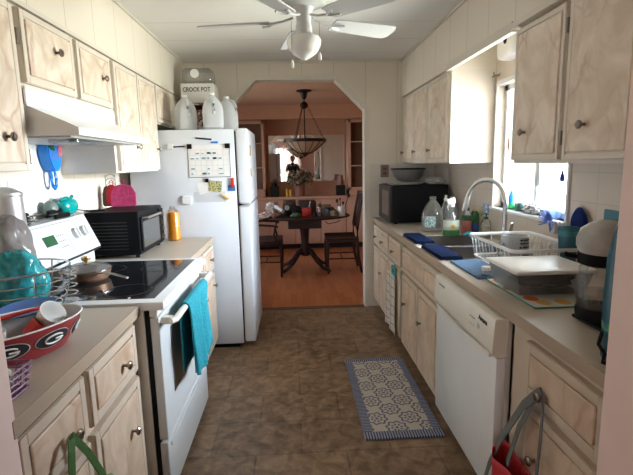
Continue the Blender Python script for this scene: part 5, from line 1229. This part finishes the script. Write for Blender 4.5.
# chairs
def chair(loc, label, arm, rot):
    r = thing('dining_chair', (0, 0, 0), label, 'chair')      # faces -X; origin under the seat centre
    b = MB(); b.box(-.21, .20, -.22, .22, .41, .455, 0, .012); b.build('seat_frame', 'mahog', r)
    b = MB(); b.box(-.215, .19, -.215, .215, .452, .49, 0, .02, 3); b.build('seat_cushion', 'seatc', r, True)
    for y in (-.2, .2):
        MB().tube([(-.19, y, .42), (-.195, y, .2), (-.19, y, .0)], [.022, .018, .014], 8).build('leg', 'mahog', r, True)
        MB().tube([(.255, y, .0), (.21, y, .22), (.195, y, .45), (.20, y, .62), (.235, y, .85), (.275, y, 1.06)], [.016, .02, .022, .02, .018, .015], 8).build('back_post', 'mahog', r, True)
    for z, x in ((1.04, .268), (.60, .20)): MB().tube([(x, -.2, z), (x+.02, 0, z+.012), (x, .2, z)], .02, 8, flat=1.2).build('back_rail', 'mahog', r, True)
    for y in (-.09, 0, .09): MB().tube([(.21, y, .60), (.25, y, .82), (.282, y, 1.04)], .010, 6, flat=1.4).build('back_slat', 'mahog', r, True)
    b = MB(); b.tube([(-.19, -.2, .2), (.21, -.2, .2)], .010, 6); b.tube([(-.19, .2, .2), (.21, .2, .2)], .010, 6); b.tube([(0, -.2, .2), (0, .2, .2)], .010, 6); b.build('stretcher', 'mahog', r, True)
    if arm:
        for y in (-.22, .22):
            b = MB(); b.tube([(.215, y, .68), (.05, y*1.05, .69), (-.12, y*1.08, .675), (-.165, y*1.08, .66)], .017, 8, flat=.8); b.tube([(-.13, y*1.08, .67), (-.11, y*1.04, .56), (-.15, y, .43)], .014, 8); b.build('armrest', 'mahog', r, True)
    r.location = loc; r.rotation_euler = (0, 0, rot); return r
chair((.615, 6.03, 0), 'dark wooden dining chair at the right side of the table', False, 0)
chair((-.38, 5.93, 0), 'dark wooden armchair at the left side of the table, half behind the refrigerator', True, PI)
# table clutter
TZ = .7555
def put(o, label, cat, group=None): return tag(o, label, cat, group)
put(MB().ball((-.36, 5.98, TZ+.03), (.11, .09, .035), 0, 3, .6, 5, 3).build('crumpled_papers', plain('pinkish_paper', (.55, .42, .38), .8), None, True), 'crumpled pale papers at the left end of the dining table', 'papers')
put(MB().lathe((-.42, 5.90, TZ), [(.05, 0), (.085, .012), (.05, .004), (0, .004)], 24).build('dinner_plate', 'plastic', None, True), 'white plate near the left end of the dining table', 'plate')
put(MB().ball((-.30, 6.20, TZ+.10), (.09, .07, .10), 0, 3, .5, 4, 8).build('paper_bag', plain('white_bag', (.6, .52, .48), .8), None, True), 'white crumpled bag behind the papers on the dining table', 'bag')
b = MB(); b.cyl((-.15, 5.98, TZ+.075), (-.25, 6.12, TZ+.13), .028); put(b.build('paper_roll', 'lightgrey', None, True), 'pale paper roll leaning on the black bag on the dining table', 'roll')
r = thing('black_handbag', (-.06, 6.08, TZ), 'slumped black bag in the middle left of the dining table', 'bag')
MB().ball((-.06, 6.10, TZ+.075), (.13, .09, .075), 0, 4, .35, 4, 5).build('bag_body', 'ink', r, True); MB().tube([(-.13, 6.08, TZ+.12), (-.10, 6.07, TZ+.20), (-.02, 6.07, TZ+.20), (.02, 6.08, TZ+.12)], .007, 6).build('bag_strap', 'ink', r, True)
b = MB(); b.lathe((-.10, 5.985, TZ+.12), [(.034, -.002), (.034, .002), (0, .002)], 24, ax='Y'); put(b.build('paper_plate', 'lightgrey', None, True), 'pale round disc leaning on the black bag', 'plate')
put(MB().box(-.16, .02, 6.22, 6.38, TZ, TZ+.20, 0, .02, 3).build('wicker_box', 'brown', None, True), 'brown box behind the black bag on the dining table', 'box')
put(MB().box(.04, .30, 6.20, 6.36, TZ, TZ+.19, 0, .03, 3).build('bread_box', plain('dark_brown_box', (.05, .028, .022), .5), None, True), 'long dark rounded box at the back of the dining table', 'box')
put(MB().box(.10, .22, 5.95, 6.03, TZ, TZ+.115, 0, .006).build('red_carton', 'red', None, True), 'red carton at the middle front of the dining table', 'box')
put(MB().ball((.02, 5.86, TZ+.03), (.07, .04, .032), 0, 3, .4, 5, 6).build('green_packet', plain('mottled_green', (.08, .16, .07), .6), None, True), 'dull green packet in front of the black bag', 'packet')
r = thing('seasoning_bottle', (.33, 6.0, TZ), 'clear bottle with brown cap right of the red carton', 'bottle')
MB().lathe((.33, 6.0, TZ), [(.030, 0), (.032, .10), (.026, .12)], 20).build('bottle_body', 'plasticclear', r, True); MB().lathe((.33, 6.0, TZ), [(.028, .12), (.028, .16), (0, .162)], 20).build('bottle_cap', 'brown', r, True)
put(MB().lathe((.265, 5.9, TZ), [(.022, 0), (.022, .05), (0, .051)], 16).build('dark_jar', 'gap', None, True), 'small dark jar beside the clear bottle on the dining table', 'jar')
r = thing('glass_jar', (.43, 5.98, TZ), 'squat glass jar with dark lid on the right half of the dining table', 'jar')
MB().lathe((.43, 5.98, TZ), [(.045, 0), (.05, .01), (.05, .085)], 22).build('jar_body', 'plasticclear', r, True); MB().lathe((.43, 5.98, TZ), [(.052, .085), (.052, .108), (0, .11)], 22).build('jar_lid', 'ink', r, True)
put(MB().ball((.52, 5.92, TZ+.04), (.05, .05, .042), 0, 3, .4, 5, 16).build('snack_packet', plain('tan_packet', (.28, .2, .12), .6), None, True), 'tan crumpled packet left of the utensil mug', 'packet')
r = thing('utensil_mug', (.62, 5.93, TZ), 'white canister holding dark cooking utensils at the right end of the table', 'canister')
MB().lathe((.62, 5.93, TZ), [(.045, 0), (.048, .005), (.048, .13), (.044, .13), (.042, .01), (0, .008)], 24, cap=False).build('canister_body', 'plastic', r, True)
for i, (dx, dz, hd) in enumerate(((.09, .27, .022), (-.06, .20, .018), (.02, .17, .015), (-.02, .22, .012))):
    b = MB(); x0, z0 = .62+dx*.15, TZ+.02; x1, z1 = .62+dx, TZ+dz
    b.tube([(x0, 5.93+.01*i-.015, z0), (x1, 5.93+.01*i-.015, z1)], .005, 6); b.ball((x1, 5.93+.01*i-.015, z1), (hd, .006, hd*1.5), 0, 2)
    tag(b.build('kitchen_utensil', 'ink', None, True), ('black spatula leaning furthest right in the white canister', 'dark ladle leaning left in the white canister', 'short dark spoon upright in the white canister', 'thin dark whisk leaning slightly left in the white canister')[i], 'utensil', 'utensils in the canister')
put(MB().lathe((-.25, 5.86, TZ), [(.03, 0), (.055, .03), (.06, .045), (.052, .03), (0, .008)], 24).build('soup_bowl', 'terracotta', None, True), 'small reddish bowl at the left front of the dining table', 'bowl')
put(MB().box(-.44, -.30, 6.02, 6.14, TZ, TZ+.05, 0, .008).build('tissue_pack', plain('faded_pink', (.5, .3, .27), .7), None, True), 'flat pinkish pack at the left end of the dining table', 'packet')
put(MB().lathe((.22, 6.14, TZ), [(.03, 0), (.033, .11), (.02, .15), (.014, .19), (0, .19)], 18).build('sauce_bottle', plain('dark_amber', (.07, .02, .01), .3), None, True), 'dark amber bottle behind the red carton', 'bottle')
put(MB().box(.36, .50, 6.12, 6.24, TZ, TZ+.13, 0, .01).build('cereal_carton', plain('dull_tan', (.22, .14, .10), .7), None, True), 'dull tan carton standing behind the glass jar', 'box')
put(MB().ball((.50, 6.05, TZ+.05), (.06, .05, .05), 0, 3, .5, 5, 21).build('dark_packet', plain('dark_packet', (.04, .035, .035), .5), None, True), 'dark crumpled packet behind the tan packet on the table', 'packet')
put(MB().tube([(.38, 5.66+.0, .722), (.42, 5.67, .69), (.52, 5.70, .70), (.58, 5.72, .724)], .006, 6).build('hanging_cable', 'ink', None, True), 'dark cable looping under the right edge of the dining table', 'cable')

for i, (x0, x1) in enumerate(((-2.4, -1.5), (-.45, .4))):
    m = MB(); m.sheet(lambda u, v: Vector((x0+(x1-x0)*u, -3.42+.03*math.sin(u*40), 2.2-1.95*v)), 60, 4)
    tag(m.build('window_curtain', 'curtain', None, True), ('sheer pinkish curtain at the left of the living room window', 'sheer pinkish curtain at the right of the living room window')[i], 'curtain', 'living room curtains')
# ---------------------------------------------------------------- photographer seen in the mirror
r = thing('person', (-.02, -.42, 0), 'person in a dark top holding a phone up, reflected in the dining room mirror', 'person')
def skin(name, pts, edges, radii, mat, parent, root=0):
    me = bpy.data.meshes.new(name); org = ORG[parent]; me.from_pydata([Vector(p)-org for p in pts], edges, []); me.materials.append(M[mat])
    o = bpy.data.objects.new(name, me); COL.objects.link(o); o.parent = parent; ORG[o] = org
    sk = o.modifiers.new('skin', 'SKIN')
    for i, v in enumerate(me.skin_vertices[0].data): v.radius = (radii[i], radii[i]) if not isinstance(radii[i], tuple) else radii[i]; v.use_root = (i == root)
    sb = o.modifiers.new('sub', 'SUBSURF'); sb.levels = 1; sb.render_levels = 1; sk.use_smooth_shade = True
    return o
PXc, PY = -.02, -.42
P_ = [(PXc, PY, .95), (PXc, PY, 1.15), (PXc, PY, 1.36), (PXc, PY+.01, 1.44), (PXc, PY+.02, 1.50),
      (PXc-.17, PY, 1.38), (PXc-.24, PY+.08, 1.16), (PXc-.10, PY+.28, 1.36), (PXc+.17, PY, 1.38), (PXc+.24, PY+.08, 1.16), (PXc+.10, PY+.28, 1.36),
      (PXc-.10, PY, .86), (PXc-.11, PY+.02, .48), (PXc-.11, PY-.01, .07), (PXc+.10, PY, .86), (PXc+.11, PY+.02, .48), (PXc+.11, PY-.01, .07), (PXc-.11, PY+.12, .035), (PXc+.11, PY+.12, .035)]
E_ = [(0, 1), (1, 2), (2, 3), (3, 4), (2, 5), (5, 6), (6, 7), (2, 8), (8, 9), (9, 10), (0, 11), (11, 12), (12, 13), (0, 14), (14, 15), (15, 16), (13, 17), (16, 18)]
R_ = [(.15, .10), (.14, .10), (.15, .10), .05, .05, .06, .045, .03, .06, .045, .03, .085, .055, .04, .085, .055, .04, .035, .035]
body = skin('body', P_, E_, R_, 'cloth', r)
head = MB(); head.ball((PXc, PY+.03, 1.60), (.075, .095, .115), 0, 3); head.ball((PXc, PY+.125, 1.585), (.012, .018, .02), 0, 2)
for s_ in (-1, 1): head.ball((PXc+s_*.077, PY+.02, 1.595), (.01, .02, .03), 0, 2)
head.build('head', 'skin', r, True)
MB().ball((PXc, PY+.0, 1.635), (.088, .095, .105), 0, 3, .08, 4, 2).build('hair', 'hair', r, True)
for s_ in (-1, 1):
    base = Vector((PXc+s_*.10, PY+.28, 1.36)); pts = [base, base+Vector((-s_*.025, .04, .02))]; ed = [(0, 1)]; rd = [.026, .03]
    for f_ in range(4):
        k0 = len(pts); z = -.025+.018*f_
        pts += [pts[1]+Vector((-s_*.012, .02, z*.8)), pts[1]+Vector((-s_*.03, .038, z)), pts[1]+Vector((-s_*.048, .036, z))]; ed += [(1, k0), (k0, k0+1), (k0+1, k0+2)]; rd += [.012, .009, .008]
    k0 = len(pts); pts += [pts[1]+Vector((-s_*.02, -.01, .03)), pts[1]+Vector((-s_*.045, -.012, .035))]; ed += [(1, k0), (k0, k0+1)]; rd += [.012, .009]
    skin('hand', pts, ed, rd, 'skin', r)
tag(MB().box(-.085, .065, -.105, -.096, 1.35, 1.43, 0, .003).build('smartphone', 'black'), 'black smartphone held up by the person in the mirror', 'phone')

# ---------------------------------------------------------------- light: daylight through the windows
wd = bpy.data.worlds.new('World'); sc.world = wd; wd.use_nodes = True; nt = wd.node_tree
bgn = nt.nodes['Background']
tc = nt.nodes.new('ShaderNodeTexCoord'); sp = nt.nodes.new('ShaderNodeSeparateXYZ'); nt.links.new(tc.outputs['Generated'], sp.inputs[0])
rp = nt.nodes.new('ShaderNodeValToRGB'); e = rp.color_ramp.elements
e[0].position = .0; e[0].color = (.42, .42, .36, 1); e[1].position = 1.; e[1].color = (.62, .80, 1.0, 1)
x = e.new(.49); x.color = (.50, .50, .43, 1); x = e.new(.52); x.color = (.92, .97, 1.0, 1)
nt.links.new(mathn(nt, 'MULTIPLY_ADD', sp.outputs[2], .5, .5), rp.inputs[0]); nt.links.new(rp.outputs[0], bgn.inputs[0])
# the sunny side of the sky lies beyond the kitchen window (+X)
side = mathn(nt, 'POWER', mathn(nt, 'MAXIMUM', mathn(nt, 'MULTIPLY_ADD', sp.outputs[0], .5, .5), 0.), 4.)
west = mathn(nt, 'POWER', mathn(nt, 'MAXIMUM', mathn(nt, 'MULTIPLY_ADD', sp.outputs[0], -.5, .5), 0.), 4.)
nt.links.new(mathn(nt, 'MULTIPLY_ADD', west, 9., mathn(nt, 'MULTIPLY_ADD', side, 140., 4.5)), bgn.inputs[1])
def portal(loc, rot, sx, sy):
    l = bpy.data.lights.new('daylight_portal', 'AREA'); l.shape = 'RECTANGLE'; l.size = sx; l.size_y = sy; l.cycles.is_portal = True
    o = bpy.data.objects.new('daylight_portal', l); COL.objects.link(o); o.location = loc; o.rotation_euler = rot
portal((XR+.14, (WY0+WY1)/2, (WZ0+WZ1)/2), (0, PI/2, 0), WZ1-WZ0, WY1-WY0)
portal(((BX0+BX1)/2, -3.62, (BZ0+BZ1)/2), (PI/2, 0, 0), BX1-BX0, BZ1-BZ0)
portal((-1.92, (DY0+DY1)/2, (DZ0+DZ1)/2), (0, -PI/2, 0), DZ1-DZ0, DY1-DY0)

# ---------------------------------------------------------------- camera
cam = bpy.data.cameras.new('camera'); co = bpy.data.objects.new('camera', cam); COL.objects.link(co)
f_px = 453.6; yaw = math.radians(2.71); pit = math.radians(9.36); rol = math.radians(1.23)
F = Vector((math.sin(yaw)*math.cos(pit), math.cos(yaw)*math.cos(pit), -math.sin(pit))); R0 = Vector((math.cos(yaw), -math.sin(yaw), 0)); U0 = R0.cross(F)
Rv = R0*math.cos(rol)-U0*math.sin(rol); Uv = R0*math.sin(rol)+U0*math.cos(rol)
mw = Matrix((Rv, Uv, -F)).transposed().to_4x4(); mw.translation = Vector((0, 0, 1.454)); co.matrix_world = mw
cam.sensor_fit = 'HORIZONTAL'; cam.sensor_width = 36.; cam.lens = f_px/633*36; cam.clip_start = .03
sc.camera = co
sc.view_settings.view_transform = 'Standard'; sc.view_settings.look = 'None'; sc.view_settings.gamma = 1.; sc.view_settings.use_curve_mapping = False
sc.view_settings.exposure = -.12
sc.cycles.max_bounces = 10; sc.cycles.transparent_max_bounces = 16; sc.cycles.diffuse_bounces = 6
